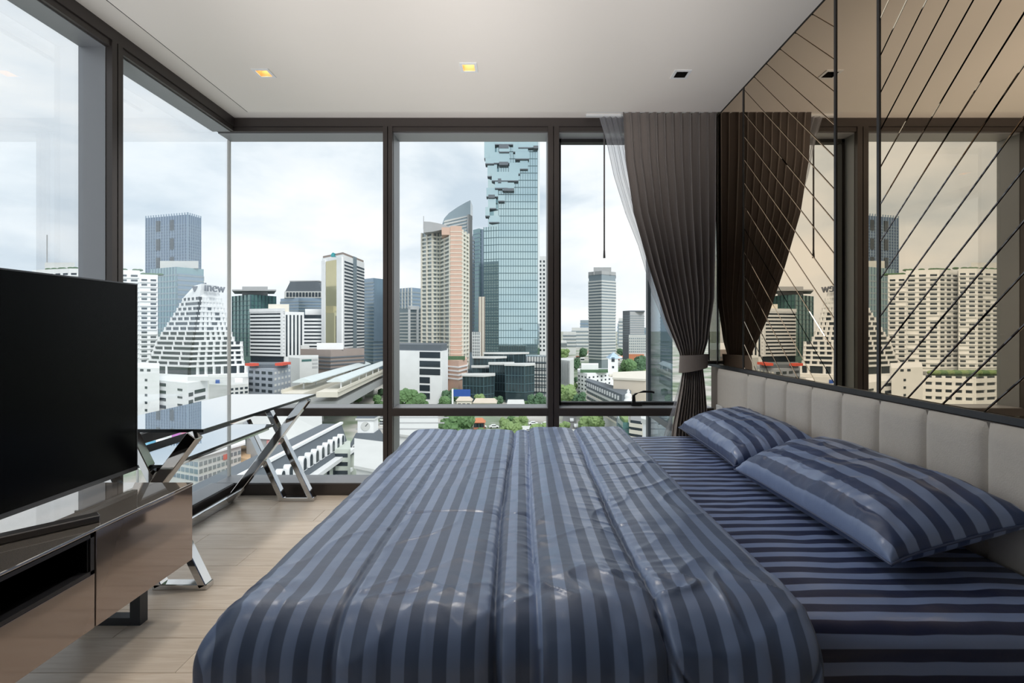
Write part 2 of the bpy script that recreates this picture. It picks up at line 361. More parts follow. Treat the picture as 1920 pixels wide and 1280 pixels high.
# ------------------------------------------------------------------ bedding
def stripe_mat(name, light, dark, axis, period=.054, rough=.36, duty=.5):
    m = bpy.data.materials.new(name); m.use_nodes = True; t = m.node_tree; b = t.nodes['Principled BSDF']
    uv = t.nodes.new('ShaderNodeUVMap'); uv.uv_map = 'cloth'; sp = t.nodes.new('ShaderNodeSeparateXYZ'); t.links.new(uv.outputs[0], sp.inputs[0])
    dv = t.nodes.new('ShaderNodeMath'); dv.operation = 'DIVIDE'; dv.inputs[1].default_value = period; t.links.new(sp.outputs[axis], dv.inputs[0])
    fr = t.nodes.new('ShaderNodeMath'); fr.operation = 'FRACT'; t.links.new(dv.outputs[0], fr.inputs[0])
    r = t.nodes.new('ShaderNodeValToRGB'); e = r.color_ramp.elements
    e[0].position = 0; e[0].color = (*lin(dark), 1); e[1].position = duty-.02; e[1].color = (*lin(dark), 1)  # satin gloss difference between stripes put into the two colours
    a = e.new(duty+.02); a.color = (*lin(light), 1); a = e.new(.97); a.color = (*lin(light), 1); a = e.new(1); a.color = (*lin(dark), 1)
    t.links.new(fr.outputs[0], r.inputs[0])
    t.links.new(r.outputs[0], b.inputs['Base Color'])
    rr = t.nodes.new('ShaderNodeMapRange'); rr.inputs[3].default_value = rough+.1; rr.inputs[4].default_value = rough-.04
    gt = t.nodes.new('ShaderNodeMath'); gt.operation = 'GREATER_THAN'; gt.inputs[1].default_value = duty; t.links.new(fr.outputs[0], gt.inputs[0]); t.links.new(gt.outputs[0], rr.inputs[0]); t.links.new(rr.outputs[0], b.inputs['Roughness'])
    b.inputs['Specular IOR Level'].default_value = .6; b.inputs['Sheen Weight'].default_value = .15; b.inputs['Sheen Roughness'].default_value = .4
    tcn = t.nodes.new('ShaderNodeTexCoord'); nz = t.nodes.new('ShaderNodeTexNoise'); nz.inputs['Scale'].default_value = 22; nz.inputs['Detail'].default_value = 5
    t.links.new(tcn.outputs['Object'], nz.inputs['Vector']); bp = t.nodes.new('ShaderNodeBump'); bp.inputs['Strength'].default_value = .25; bp.inputs['Distance'].default_value = .006
    t.links.new(nz.outputs['Fac'], bp.inputs['Height']); t.links.new(bp.outputs[0], b.inputs['Normal'])
    return m
m_comf = stripe_mat('comforter_satin', (126, 146, 184), (80, 97, 128), 0, rough=.33)
m_sheet = stripe_mat('sheet_satin', (130, 150, 194), (20, 34, 76), 1, .056, rough=.34)
m_pill = stripe_mat('pillow_satin', (132, 151, 190), (54, 72, 112), 0, .062, rough=.34)
BX0, BX1, BY0, BY1, BZ = -.60, 1.262, 1.005, 2.83, .55
bed = tag(empty('bed', (.34, 1.93, 0)), 'double bed with navy striped fitted sheet against the padded headboard', 'bed')
IB = Matrix.Translation(-Vector((.34, 1.93, 0)))
def bpart(n, me, m): me.transform(IB); return ob(n, me, m, bed)
bpart('bed_base', box((BX0+.04, BY0+.04, .06), (BX1-.02, BY1-.04, .27), .01), mat('bed_base_fabric', (58, 52, 50), .9))
for lx in (BX0+.1, BX1-.15):
    for ly in (BY0+.1, BY1-.15): bpart('leg', box((lx, ly, 0), (lx+.06, ly+.06, .06)), m_black)
bpart('mattress', box((BX0+.012, BY0+.012, .27), (BX1-.004, BY1-.012, BZ-.012), .03), mat('mattress_cloth', (200, 200, 205), .9))
def drape(s, r, flare=.03):
    """distance s past the start of an edge: outward offset, drop"""
    q = r*math.pi/2; s = np.maximum(s, 0); a = np.minimum(s, q)/r
    t = np.maximum(s-q, 0)
    return r*np.sin(a)+flare*t, r*(1-np.cos(a))+t
def smax(a, b, p=5): return (np.abs(a)**p+np.abs(b)**p)**(1/p)
# fitted sheet: top and the two long sides
vv = np.linspace(BY0-.26, BY1+.26, 300); uu = np.linspace(BX0, BX1, 150)
U, Vv = np.meshgrid(uu, vv, indexing='ij'); r_ = .045
on, dn = drape(BY0+r_-Vv, r_, 0); of, df = drape(Vv-(BY1-r_), r_, 0)
Yp = np.clip(Vv, BY0+r_, BY1-r_)-on+of; drop = dn+df
wr = .006*vnoise(U*7, Vv*5)+.004*vnoise(U*17+3, Vv*22)*(np.clip((U-.5)*3, 0, 1))+.003*vnoise(U*5+9, Vv*45)
Zp = BZ-drop+wr*(drop < .03); Yp = Yp-wr*(drop > .05)
sh = bpart('fitted_sheet', grid_mesh('fitted_sheet', U, Yp, Zp, U, Vv), m_sheet)

# comforter
CU0, CU1, CV0, CV1 = -.98, .60, .58, 3.15
uu = np.linspace(CU0, CU1, 420); vv = np.linspace(CV0, CV1, 520)
U, Vv = np.meshgrid(uu, vv, indexing='ij'); r_ = .06
ox, dx = drape(-.56-U, r_, .07); on, dn = drape(1.035-Vv, r_, .06); of, df = drape(Vv-2.77, r_, .02)
Bx = np.maximum(U, -.56)-ox; By = np.clip(Vv, 1.035, 2.77)-on+of; Bz = BZ+.006-smax(dx, smax(dn, df))
wob = .012*np.sin(Vv*2.6+.6)+.008*vnoise(Vv*4, Vv*0)
puff = np.zeros_like(U)
seams = [(-.37, .35), (-.05, 1), (.29, 1)]
ds_all = np.full_like(U, 9.)
groove = np.zeros_like(U)
for sx, g in seams:
    d_ = np.abs(U-sx-wob*(1 if sx > -.2 else .5)); ds_all = np.minimum(ds_all, d_+(1-g)*.05); groove += g*np.exp(-(d_/.008)**2)
fold = U-(.04+wob*.6); groove += .9*np.exp(-(np.minimum(fold, 0)/.012)**2)*(fold < 0)
ds_all = np.minimum(ds_all, np.abs(fold))
for sy, xa, xb in ((1.52, -.36, .04), (2.15, -.36, .04), (2.02, .05, .60)):
    m_x = (U > xa) & (U < xb); d_ = np.abs(Vv-sy-.03*vnoise(U*6, U*0+sy)); groove += .28*np.exp(-(d_/.006)**2)*m_x
edge = np.clip((CU1-U)/.05, 0, 1); edge = np.sqrt(np.clip(1-(1-edge)**2, 0, 1))
step = 1/(1+np.exp(-fold/.006))
h = .020+.016*(1-np.exp(-ds_all/.045))+.014*step
h += .010*vnoise(U*4+5, Vv*3)+.006*vnoise(U*11, Vv*9+3)
tens = np.exp(-ds_all/.05); h += .006*vnoise(U*6, Vv*34)*tens+.003*vnoise(U*14+7, Vv*70)*tens
side = np.clip(smax(dx, dn)/.12, 0, 1); h += side*(.016*vnoise(U*16+2, Vv*3)+.008*vnoise(U*34, Vv*4))*(1+step)
band = np.exp(-((Vv-1.06)/.10)**2); h += band*(.006*vnoise(U*13+Vv*5, Vv*12)+.007*ridge(U*5+Vv*7, Vv*13-U*3)+.004*ridge(U*13, Vv*17+U*11+3))*(.6+step)
h += .0035*ridge(U*4+2, Vv*15+U*4)*np.exp(-ds_all/.09)+.003*ridge(U*7+9, Vv*9-U*5)
h -= .013*groove
dcv = .135*(1-((U-.44)/.17)**2); gd = np.abs(dn-dcv); h -= .012*np.exp(-(gd/.006)**2)*(U > .26)*(dn > .005)
h = np.maximum(h, .004)*edge+.003
Pb = np.stack([Bx, By, Bz], -1); du = np.gradient(Pb, axis=0); dv = np.gradient(Pb, axis=1); N = np.cross(du, dv); N /= np.linalg.norm(N, axis=-1, keepdims=True)+1e-9
N *= np.sign(N[210, 260, 2])
Pc = Pb+N*h[..., None]
comf = ob('comforter', grid_mesh('comforter', Pc[..., 0], Pc[..., 1], Pc[..., 2], U+.01, Vv), m_comf)
comf.data.transform(Matrix.Translation((0, -1.9, -BZ))); comf.location = (0, 1.9, BZ)
tag(comf, 'quilted navy striped satin comforter spread over the foot half of the bed', 'comforter')
def pillow(cx, cy, cz, Wd, Ln, T, tilt, rz, label, seed):
    a = np.linspace(-1, 1, 90); b_ = np.linspace(-1, 1, 130); A, B = np.meshgrid(a, b_, indexing='ij')
    x = A*Wd/2*(.93+.07*B**4); y = B*Ln/2*(.95+.05*A**4)
    th = T*np.sqrt(np.clip((1-np.abs(A)**3.2)*(1-np.abs(B)**4), 0, 1))
    wr = .010*vnoise(A*2.5+seed, B*3)+.012*vnoise(A*4+seed, B*9+seed)*np.abs(A)**2*(1-A**8)+.006*vnoise(A*9, B*14+seed)*np.abs(B)**1.5+.010*ridge(A*3+seed, B*11+A*3)*np.clip(-A-.35, 0, 1)*(1-A**10)+.005*ridge(A*4+B*2+seed, B*4)
    top = .62*th+wr*(th > .02); bot = -.38*th
    me1 = grid_mesh('pillow', x, y, top, x+.5+seed*.013, y); me2 = grid_mesh('pillow', x, y, bot-.0005, x+.5, y)
    bm = bmesh.new(); bm.from_mesh(me1); bm.from_mesh(me2); bmesh.ops.remove_doubles(bm, verts=bm.verts, dist=.0012); bmesh.ops.recalc_face_normals(bm, faces=bm.faces); me = bpy.data.meshes.new('pillow'); bm.to_mesh(me); bm.free()
    me.polygons.foreach_set('use_smooth', [True]*len(me.polygons))
    o = ob('pillow', me, m_pill, None, (cx, cy, cz), (0, -tilt, rz)); tag(o, label, 'pillow', 'striped pillows at the headboard')
    # piping along the seam
    loop = [(x[i, 0], y[i, 0]) for i in range(90)]+[(x[-1, j], y[-1, j]) for j in range(130)]+[(x[i, -1], y[i, -1]) for i in range(89, -1, -1)]+[(x[0, j], y[0, j]) for j in range(129, -1, -1)]
    cu = bpy.data.curves.new('piping', 'CURVE'); cu.dimensions = '3D'; sp = cu.splines.new('POLY'); sp.points.add(len(loop)-1); sp.use_cyclic_u = True
    for p, (q, w) in zip(sp.points, loop): p.co = (q, w, 0, 1)
    cu.bevel_depth = .0035; cu.bevel_resolution = 1
    tmp = bpy.data.objects.new('tmp', cu); C.objects.link(tmp); pm = bpy.data.meshes.new_from_object(tmp.evaluated_get(bpy.context.evaluated_depsgraph_get())); bpy.data.objects.remove(tmp)
    ob('piping', pm, mat('pillow_piping', (64, 76, 108), .4), o)
    return o
pillow(1.088, 2.40, .640, .385, .80, .165, math.radians(12), math.radians(-2), 'striped navy pillow at the window end of the headboard', 1)
pillow(1.072, 1.575, .648, .395, .80, .175, math.radians(14), math.radians(2), 'striped navy pillow at the end of the headboard away from the window', 3)

# headboard
hbd = tag(empty('headboard', (1.3, 1.6, 0)), 'light grey linen headboard of vertical padded panels under the mirror', 'headboard')
m_linen = mat('linen', (214, 208, 200), .9, var=.05, scale=60, bump=.15, bscale=260)
sea = [3.215, 2.784]+[2.784-.2045*i for i in range(1, 13)]
ob('back_board', box((.01, -1.42, .0), (.058, 1.615, .912)), mat('board_cloth', (120, 114, 108), .9), hbd)
pm_cache = {}
for a, b in zip(sea[1:], sea[:-1]):
    wd = round(b-a, 4)
    if wd not in pm_cache:
        g1 = np.linspace(-1, 1, 25); g2 = np.linspace(-1, 1, 31); A, B = np.meshgrid(g1, g2, indexing='ij')
        hx_ = .026*(np.clip(1-np.abs(A)**5, 0, 1)**.55)*(np.clip(1-np.abs(B)**18, 0, 1)**.5)
        pm_cache[wd] = grid_mesh('padded_panel', .012-hx_, A*(wd/2-.0006), .30+(B+1)/2*.612)
    ob('padded_panel', pm_cache[wd], m_linen, hbd, (0, (a+b)/2-1.6, 0))
sw = tag(empty('wall_switch', (1.272, 3.10, .642)), 'small white switch plate on the headboard beside the curtain', 'switch')
ob('plate', box((-.006, -.045, -.04), (.006, .045, .04), .003), m_white, sw); ob('rocker', box((-.009, -.012, -.02), (-.005, .012, .02), .001), m_white, sw)

# ------------------------------------------------------------------ curtains
def interp(z, tab):
    t = sorted(tab); return np.interp(z, [a for a, _ in t], [b for _, b in t])
D1, D2 = 3.285, 3.36
def curtain_mesh(name, left, right, d, n, amp, seed, uv=False, ztop=2.643):
    zz = np.linspace(ztop, .03, 150); ss = np.linspace(0, 1, n*16)
    SS, ZZ = np.meshgrid(ss, zz, indexing='ij')
    l = interp(ZZ, left); r = interp(ZZ, right); sq = (r-l)/(interp(2.6, right)-interp(2.6, left))
    ph = SS*n*2*math.pi+.5*vnoise(SS*n*.7+seed, ZZ*.6)*3
    am = amp*np.clip(.45+.55*sq, .3, 1.1)*(1+.5*vnoise(SS*n*.5+seed, ZZ*1.2))
    xw = l+(r-l)*SS+.16*(r-l)/n*np.sin(ph*2+.4)
    yw = d+am*np.sin(ph)+.15*am*np.sin(2*ph+1)
    tb = np.exp(-((ZZ-.95)/.10)**2); yw = d+(yw-d)*(1-.55*tb)
    return grid_mesh(name, xw, yw, ZZ)
q = lambda lst, d: [(Z(y, d), X(x, d)) for x, y in lst]
m_drape = mat('taupe_drape', (152, 143, 138), .85, var=.05, scale=120, bump=.1, bscale=300, sheen=.2)
fl_l = q([(1168, 205), (1173, 300), (1188, 400), (1216, 500), (1248, 600), (1273, 660), (1281, 690), (1275, 730), (1262, 800), (1250, 930)], D1)
fl_r = q([(1341, 205), (1340, 400), (1337, 560), (1325, 640), (1317, 670), (1318, 700), (1323, 760), (1327, 830), (1327, 930)], D1)
cur = tag(empty('drape_curtain', (1.1, D1, 0)), 'taupe grey pleated drape gathered by a tieback beside the mirror wall', 'curtain')
IC = Matrix.Translation(-Vector((1.1, D1, 0)))
me = curtain_mesh('drape', fl_l, fl_r, D1, 11, .05, 2); me.transform(IC); ob('drape_cloth', me, m_drape, cur)
zt = Z(679, D1); th_ = np.linspace(0, 2*math.pi, 49); zz = np.linspace(-.052, .052, 9)
T_, ZZ = np.meshgrid(th_, zz, indexing='ij'); cxm = (X(1275, D1)+X(1326, D1))/2; hw = (X(1326, D1)-X(1275, D1))/2
me = grid_mesh('tieback', cxm+(hw+.004)*np.cos(T_)-1.1+.06*ZZ, .062*np.sin(T_), zt+ZZ*(1-.15*np.cos(T_))+.012*np.cos(T_)); ob('tieback', me, mat('tieback_cloth', (140, 131, 126), .85, var=.05, scale=120), cur)
kn = ob('tieback_hook', cyl(.012, -.05, .05, 12), m_black, cur, (X(1329, D1)-1.1, 0, zt), (0, math.pi/2, 0))
m_sheer = bpy.data.materials.new('sheer_voile'); m_sheer.use_nodes = True; t = m_sheer.node_tree; t.nodes.clear()
o_ = t.nodes.new('ShaderNodeOutputMaterial'); tr = t.nodes.new('ShaderNodeBsdfTransparent'); df_ = t.nodes.new('ShaderNodeBsdfDiffuse'); tl = t.nodes.new('ShaderNodeBsdfTranslucent')
for n_ in (df_, tl): n_.inputs[0].default_value = (*lin((205, 205, 212)), 1)
mx1 = t.nodes.new('ShaderNodeMixShader'); mx1.inputs[0].default_value = .5; mx2 = t.nodes.new('ShaderNodeMixShader')
nz = t.nodes.new('ShaderNodeTexNoise'); nz.inputs['Scale'].default_value = 9; mr = t.nodes.new('ShaderNodeMapRange'); mr.inputs[3].default_value = .35; mr.inputs[4].default_value = .6
t.links.new(nz.outputs[0], mr.inputs[0]); t.links.new(mr.outputs[0], mx2.inputs[0])
t.links.new(df_.outputs[0], mx1.inputs[1]); t.links.new(tl.outputs[0], mx1.inputs[2]); t.links.new(tr.outputs[0], mx2.inputs[1]); t.links.new(mx1.outputs[0], mx2.inputs[2]); t.links.new(mx2.outputs[0], o_.inputs[0])
s_l = q([(1118, 205), (1135, 260), (1150, 330), (1172, 400), (1196, 460), (1222, 550), (1250, 620), (1274, 662), (1279, 700), (1262, 760), (1240, 830), (1225, 930)], D2)
s_r = q([(1200, 205), (1215, 300), (1240, 450), (1270, 560), (1292, 640), (1300, 690), (1298, 760), (1290, 930)], D2)
shr = tag(ob('sheer_curtain', curtain_mesh('sheer', s_l, s_r, D2, 7, .012, 8), m_sheer), 'thin white sheer curtain drawn back behind the taupe drape', 'curtain')
trk = tag(ob('curtain_track', boxes([((.45, D1-.012, 2.645), (1.33, D1+.012, 2.66)), ((.45, D2-.012, 2.645), (1.33, D2+.012, 2.66))]), m_white), 'white double curtain track hidden in the ceiling pocket', 'curtain track')
wx = X(1133, 3.40)
wand = tag(empty('curtain_wand', (wx, 3.40, 2.655)), 'thin grey draw wand hanging in front of the casement bay', 'draw wand')
ob('rod', cyl(.0055, -.93, 0, 10), mat('wand_grey', (92, 90, 90), .4), wand); ob('tip', cyl(.0085, -.985, -.93, 10, .006), MATS['wand_grey'], wand)

# ------------------------------------------------------------------ television and cabinet
m_lac = mat('taupe_lacquer_glass', (168, 156, 150), .06, .72, var=.02)
m_top = mat('bronze_top_glass', (206, 198, 190), .03, .8, var=.01)
m_blk = mat('niche_black', (10, 10, 11), .35)
XC, CZ0, CZ1, CY0, CY1 = -1.36, .219, .536, .25, 2.002
cab = tag(empty('tv_cabinet', (-1.58, 1.1, 0)), 'low glossy taupe media cabinet with open niche under the television', 'cabinet')
IK = Matrix.Translation(-Vector((-1.58, 1.1, 0)))
def cpart(n, me, m, par=None):
    me.transform(IK); return ob(n, me, m, par or cab)
cpart('body', boxes([((-1.80, 1.545, CZ0), (XC-.02, CY1, CZ1-.01)), ((-1.80, CY0, CZ0), (XC-.02, 1.545, .395)), ((-1.80, CY0, .395), (-1.72, 1.545, CZ1-.01)), ((-1.80, CY0, CZ1-.016), (XC-.004, 1.545, CZ1-.01))]), mat('cabinet_body', (88, 78, 72), .3))
cpart('top_glass', box((-1.81, CY0, CZ1-.01), (XC+.002, CY1+.002, CZ1), .002), m_top)
cpart('door', box((XC-.018, 1.548, CZ0), (XC, CY1, CZ1-.012), .002), m_lac)
cpart('drawer', box((XC-.018, .90, CZ0), (XC, 1.543, .392), .002), m_lac)
cpart('drawer', box((XC-.018, CY0, CZ0), (XC, .896, .392), .002), m_lac)
cpart('niche', boxes([((-1.72, CY0, .395), (-1.715, 1.54, CZ1-.016)), ((-1.72, CY0, .393), (XC-.002, 1.54, .398)), ((-1.72, CY0, CZ1-.022), (XC-.002, 1.54, CZ1-.016)), ((-1.72, 1.52, .395), (XC-.004, 1.543, CZ1-.016))]), m_blk)
cpart('niche_frame', boxes([((XC-.03, CY0, .393), (XC, 1.541, .405)), ((XC-.03, CY0, CZ1-.026), (XC, 1.541, CZ1-.014)), ((XC-.03, 1.528, .393), (XC, 1.541, CZ1-.014))]), mat('niche_trim', (70, 70, 74), .35, .4))
for yy in (1.93, .45):
    cpart('leg', boxes([((-1.75, yy-.02, 0), (-1.505, yy+.02, .03)), ((-1.545, yy-.02, .03), (-1.505, yy+.02, CZ0)), ((-1.75, yy-.02, .03), (-1.71, yy+.02, CZ0))]), mat('graphite_leg', (62, 66, 72), .4, .4))
tv = tag(empty('television', (-1.63, 1.32, CZ1)), 'large black flat screen television standing on the taupe cabinet', 'television')
IT = Matrix.Translation(-Vector((-1.63, 1.32, CZ1)))
def tpart(n, me, m): me.transform(IT); return ob(n, me, m, tv)
TY0, TY1, TZ0, TZ1 = .595, 2.041, .578, 1.361
tpart('back_shell', boxes([((-1.655, TY0+.004, TZ0+.004), (-1.63, TY1-.004, TZ1-.004)), ((-1.69, TY0+.15, TZ0+.02), (-1.655, TY1-.15, TZ0+.45))]), m_black)
tpart('bezel', boxes([((-1.64, TY0, TZ0), (-1.618, TY1, TZ0+.016)), ((-1.64, TY0, TZ1-.005), (-1.618, TY1, TZ1)), ((-1.64, TY0, TZ0), (-1.618, TY0+.005, TZ1)), ((-1.64, TY1-.004, TZ0), (-1.618, TY1, TZ1))]), mat('tv_bezel', (96, 96, 98), .3, .8))
tpart('screen', box((-1.63, TY0+.005, TZ0+.016), (-1.6195, TY1-.004, TZ1-.005)), mat('tv_screen', (4, 4, 4), .25, 0, spec=.12))
m_stand = mat('tv_stand_steel', (104, 102, 102), .3, .7)
tpart('stand_neck', box((-1.65, 1.27, CZ1+.02), (-1.625, 1.37, TZ0+.02)), m_stand)
for e_ in (1, -1): tpart('stand_foot', bar((-1.66, 1.32-e_*.02, CZ1+.012), (-1.40, 1.32+e_*.285, CZ1+.012), .024, .045, up=(0, 0, 1)), m_stand)

# ------------------------------------------------------------------ glass desk with crossed steel legs
dk = tag(empty('glass_desk', (-1.68, 2.74, 0)), 'glass topped desk on crossed polished steel legs by the corner window', 'desk')
ID = Matrix.Translation(-Vector((-1.68, 2.74, 0)))
def dpart(n, me, m): me.transform(ID); return ob(n, me, m, dk)
m_dglass = mat('smoked_desk_glass', (216, 224, 230), .01, .92, var=.01); m_dedge = mat('desk_glass_edge', (40, 46, 48), .15)
dpart('table_top', box((-1.985, 2.16, .712), (-1.42, 3.33, .724)), m_dglass)
dpart('top_rim', boxes([((-1.99, 2.155, .710), (-1.415, 2.16, .7245)), ((-1.42, 2.16, .710), (-1.415, 3.335, .7245)), ((-1.99, 3.33, .710), (-1.42, 3.335, .7245))]), m_dedge)
dpart('shelf_glass', box((-1.985, 2.19, .546), (-1.60, 3.13, .556)), m_dglass)
dpart('shelf_rim', boxes([((-1.985, 2.185, .544), (-1.596, 2.19, .5565)), ((-1.60, 2.19, .544), (-1.596, 3.13, .5565))]), m_dedge)
for yy in (2.166, 3.285):
    yc, yb = yy-.028, yy+.028
    dpart('cross_leg', bar((-1.955, yc, .02), (-1.44, yc, .705), .05, .05), m_chrome)
    dpart('slant_leg', bar((-1.43, yb, .012), (-1.77, yb, .705), .05, .035), m_chrome)
    dpart('slant_leg', bar((-1.63, yb, .012), (-1.88, yb, .545), .05, .035), m_chrome)
    dpart('foot_bar', box((-1.655, yb-.025, 0), (-1.41, yb+.025, .025), .003), m_chrome)
dpart('floor_rail', box((-1.98, 2.2, 0), (-1.945, 3.30, .05), .003), m_chrome)
dpart('shelf_rail', box((-1.66, 2.20, .520), (-1.625, 3.12, .544), .003), m_chrome)

# ------------------------------------------------------------------ the city outside
GZ = -42.0
def fac(name, rgb, rough=.75, metal=0, var=.08, scale=.25, **k): return mat(name, rgb, rough, metal, var, scale, **k)
c_white = fac('white_render', (236, 238, 240)); c_cream = fac('cream_render', (220, 215, 203)); c_grey = fac('grey_concrete', (168, 170, 172)); c_lgrey = fac('pale_concrete', (205, 207, 206))
c_tan = fac('tan_render', (208, 197, 182)); c_brown = fac('brown_stone', (150, 138, 132)); c_pink = fac('salmon_render', (204, 174, 158)); c_slate = fac('slate_roof', (96, 104, 112), .6)
c_dark = fac('dark_glazing', (58, 68, 76), .15, .3); c_green = fac('green_glazing', (92, 132, 130), .12, .45); c_teal = fac('teal_glazing', (140, 170, 176), .12, .5); c_blue = fac('blue_glazing', (140, 160, 178), .15, .5)  # teal and blue glazing lightened, distance haze put into the base colour
c_navy = fac('navy_glazing', (112, 132, 160), .25, .4); c_gold = fac('gold_glazing', (188, 184, 150), .06, .85); c_mirr = fac('tower_glazing', (188, 210, 214), .04, .85, var=.05, scale=.08); c_mull = fac('tower_mullion', (78, 104, 112), .4)  # navy glazing lightened too, with haze in its colour
c_mid = fac('midtone_glazing', (150, 162, 168), .2, .4); c_red = fac('red_awning', (206, 84, 66)); c_bluep = fac('blue_hoarding', (44, 84, 160)); c_tile = fac('orange_tile', (200, 130, 96)); c_asph = fac('asphalt', (128, 128, 126), .9)
c_leafs = [mat('foliage_%d' % i, c, .8, 0, .35, 1.2, bump=.6, bscale=3) for i, c in enumerate([(94, 126, 82), (126, 150, 98), (78, 108, 80)])]
c_trunk = mat('bark', (96, 80, 64), .9); c_pinkp = mat('pink_print', (236, 150, 190), .5); c_purp = mat('purple_print', (190, 96, 190), .5); c_cyan = mat('cyan_print', (120, 190, 225), .5)

def offset(poly, o):
    n = len(poly); area = sum(poly[i][0]*poly[(i+1) % n][1]-poly[(i+1) % n][0]*poly[i][1] for i in range(n)); sg = 1 if area > 0 else -1
    out = []
    for i in range(n):
        p0, p1, p2 = [Vector(poly[j % n]) for j in (i-1, i, i+1)]
        a = (p1-p0).normalized(); b = (p2-p1).normalized(); na = Vector((a.y, -a.x))*sg; nb = Vector((b.y, -b.x))*sg
        bis = (na+nb); bis = bis.normalized() if bis.length > 1e-6 else na
        k = min(2.5, 1/max(.2, bis.dot(na))); q_ = p1+bis*o*k; out.append((q_.x, q_.y))
    return out
FOOT = []
class Building:
    def __init__(s, name, label, front, ytop, wall, depth=30, zb=GZ, cat='building', group=None, dref=None):
        fr = [(X(p, d), d) for p, d in front]
        bk = [(x*(1+depth/y), y+depth) for x, y in (fr[-1], fr[0])]
        s.fr = fr; s.poly = fr+bk; s.d = dref or min(d for p, d in front); s.zb = zb; s.zt = Z(ytop, s.d)
        s.cx = sum(p[0] for p in s.poly)/len(s.poly); s.cy = sum(p[1] for p in s.poly)/len(s.poly)
        s.root = tag(empty(name, (s.cx, s.cy, zb)), label, cat, group)
        FOOT.append((min(p[0] for p in s.poly), max(p[0] for p in s.poly), min(p[1] for p in s.poly), max(p[1] for p in s.poly)))
        s.wall = s.solid('wall', s.poly, zb, s.zt, wall)
    def solid(s, n, poly, z0, z1, m, par=None): return ob(n, prism([(x-s.cx, y-s.cy) for x, y in poly], z0-s.zb, z1-s.zb, n), m, par or s.root)
    def z(s, py): return Z(py, s.d)
    def bands(s, n, h, out, m, y0, y1, name='floor_band', poly=None):
        poly = [(x-s.cx, y-s.cy) for x, y in offset(poly or s.poly, out)]; z1, z0 = s.z(y0), s.z(y1); st = (z1-z0)/n; me = prism(poly, 0, st*h, name)
        for i in range(n): ob(name, me, m, s.root, (0, 0, z0+i*st-s.zb))
    def edge(s, i): return Vector(s.fr[i]), Vector(s.fr[i+1])
    def panel_vf(s, i, t0, t1, z0, z1, out, inn=.2):
        p, q_ = s.edge(i); a = p+(q_-p)*t0; b = p+(q_-p)*t1; t = (q_-p).normalized(); n = Vector((t.y, -t.x)); c = Vector((s.cx, s.cy))
        if n.dot((p+q_)/2-c) < 0: n = -n
        pl = [a-n*inn-c, b-n*inn-c, b+n*out-c, a+n*out-c]
        return prism_vf([(v.x, v.y) for v in pl], z0-s.zb, z1-s.zb)
    def panel(s, n, i, t0, t1, y0, y1, out, m, par=None): return ob(n, mesh(n, *s.panel_vf(i, t0, t1, s.z(y1), s.z(y0), out)), m, par or s.root)
    def fins(s, i, n, w, out, m, y0, y1, name='pier', t0=0, t1=1):
        p, q_ = s.edge(i); ln = (q_-p).length
        for k in range(n+1):
            t = t0+(t1-t0)*k/n; s.panel(name, i, t-w/2/ln, t+w/2/ln, y0, y1, out, m)
    def grid(s, i, nx, nz, y0, y1, wf, hf, m, t0=0, t1=1, out=.12, name='small_windows', jitter=0):
        V, Fc = [], []; z1, z0 = s.z(y0), s.z(y1)
        for a in range(nx):
            for b in range(nz):
                if jitter and random.random() < jitter: continue
                ta = t0+(t1-t0)*(a+.5-wf/2)/nx; tb = t0+(t1-t0)*(a+.5+wf/2)/nx; za = z0+(z1-z0)*(b+.5-hf/2)/nz; zc = z0+(z1-z0)*(b+.5+hf/2)/nz
                v, f = s.panel_vf(i, ta, tb, za, zc, out); k = len(V); V += v; Fc += [tuple(j+k for j in g) for g in f]
        tag(ob(name, mesh(name, V, Fc), m, s.root), kind='stuff')
    def roof(s, n, px0, px1, ytop, m, depth=12, d=None, ybot=None):
        d = d or s.d+6; z0 = s.zt if ybot is None else Z(ybot, d); z1 = Z(ytop, d)
        return s.solid(n, [(X(px0, d), d), (X(px1, d), d), (X(px1, d+depth), d+depth), (X(px0, d+depth), d+depth)], z0, z1, m)
    def outline(s, n, pts, d, depth, m):
        me = extrude_outline(pts, d, depth, n); me.transform(Matrix.Translation((-s.cx, -s.cy, -s.zb))); return ob(n, me, m, s.root)

gnd = ob('ground', mesh('ground', [(-6000, 12, GZ), (6000, 12, GZ), (6000, 9000, GZ), (-6000, 9000, GZ)], [(0, 1, 2, 3)]), None)
def ground_mat():
    m = bpy.data.materials.new('city_ground'); m.use_nodes = True; t = m.node_tree; b = t.nodes['Principled BSDF']; b.inputs['Roughness'].default_value = .9
    tcn = t.nodes.new('ShaderNodeTexCoord'); n = t.nodes.new('ShaderNodeTexNoise'); n.inputs['Scale'].default_value = .03; n.inputs['Detail'].default_value = 6; v = t.nodes.new('ShaderNodeTexVoronoi'); v.inputs['Scale'].default_value = .06
    r = t.nodes.new('ShaderNodeValToRGB'); e = r.color_ramp.elements; e[0].position = .42; e[0].color = (*lin((92, 118, 78)), 1); e[1].position = .56; e[1].color = (*lin((176, 172, 164)), 1)
    mx = t.nodes.new('ShaderNodeMix'); mx.data_type = 'RGBA'; mx.inputs[0].default_value = .25
    t.links.new(tcn.outputs['Object'], n.inputs[0]); t.links.new(tcn.outputs['Object'], v.inputs[0]); t.links.new(n.outputs[0], r.inputs[0]); t.links.new(r.outputs[0], mx.inputs[6]); t.links.new(v.outputs['Distance'], mx.inputs[7]); t.links.new(mx.outputs[2], b.inputs['Base Color'])
    return m
gnd.data.materials.append(ground_mat()); tag(gnd, 'city ground of streets and greenery far below the windows', kind='structure')

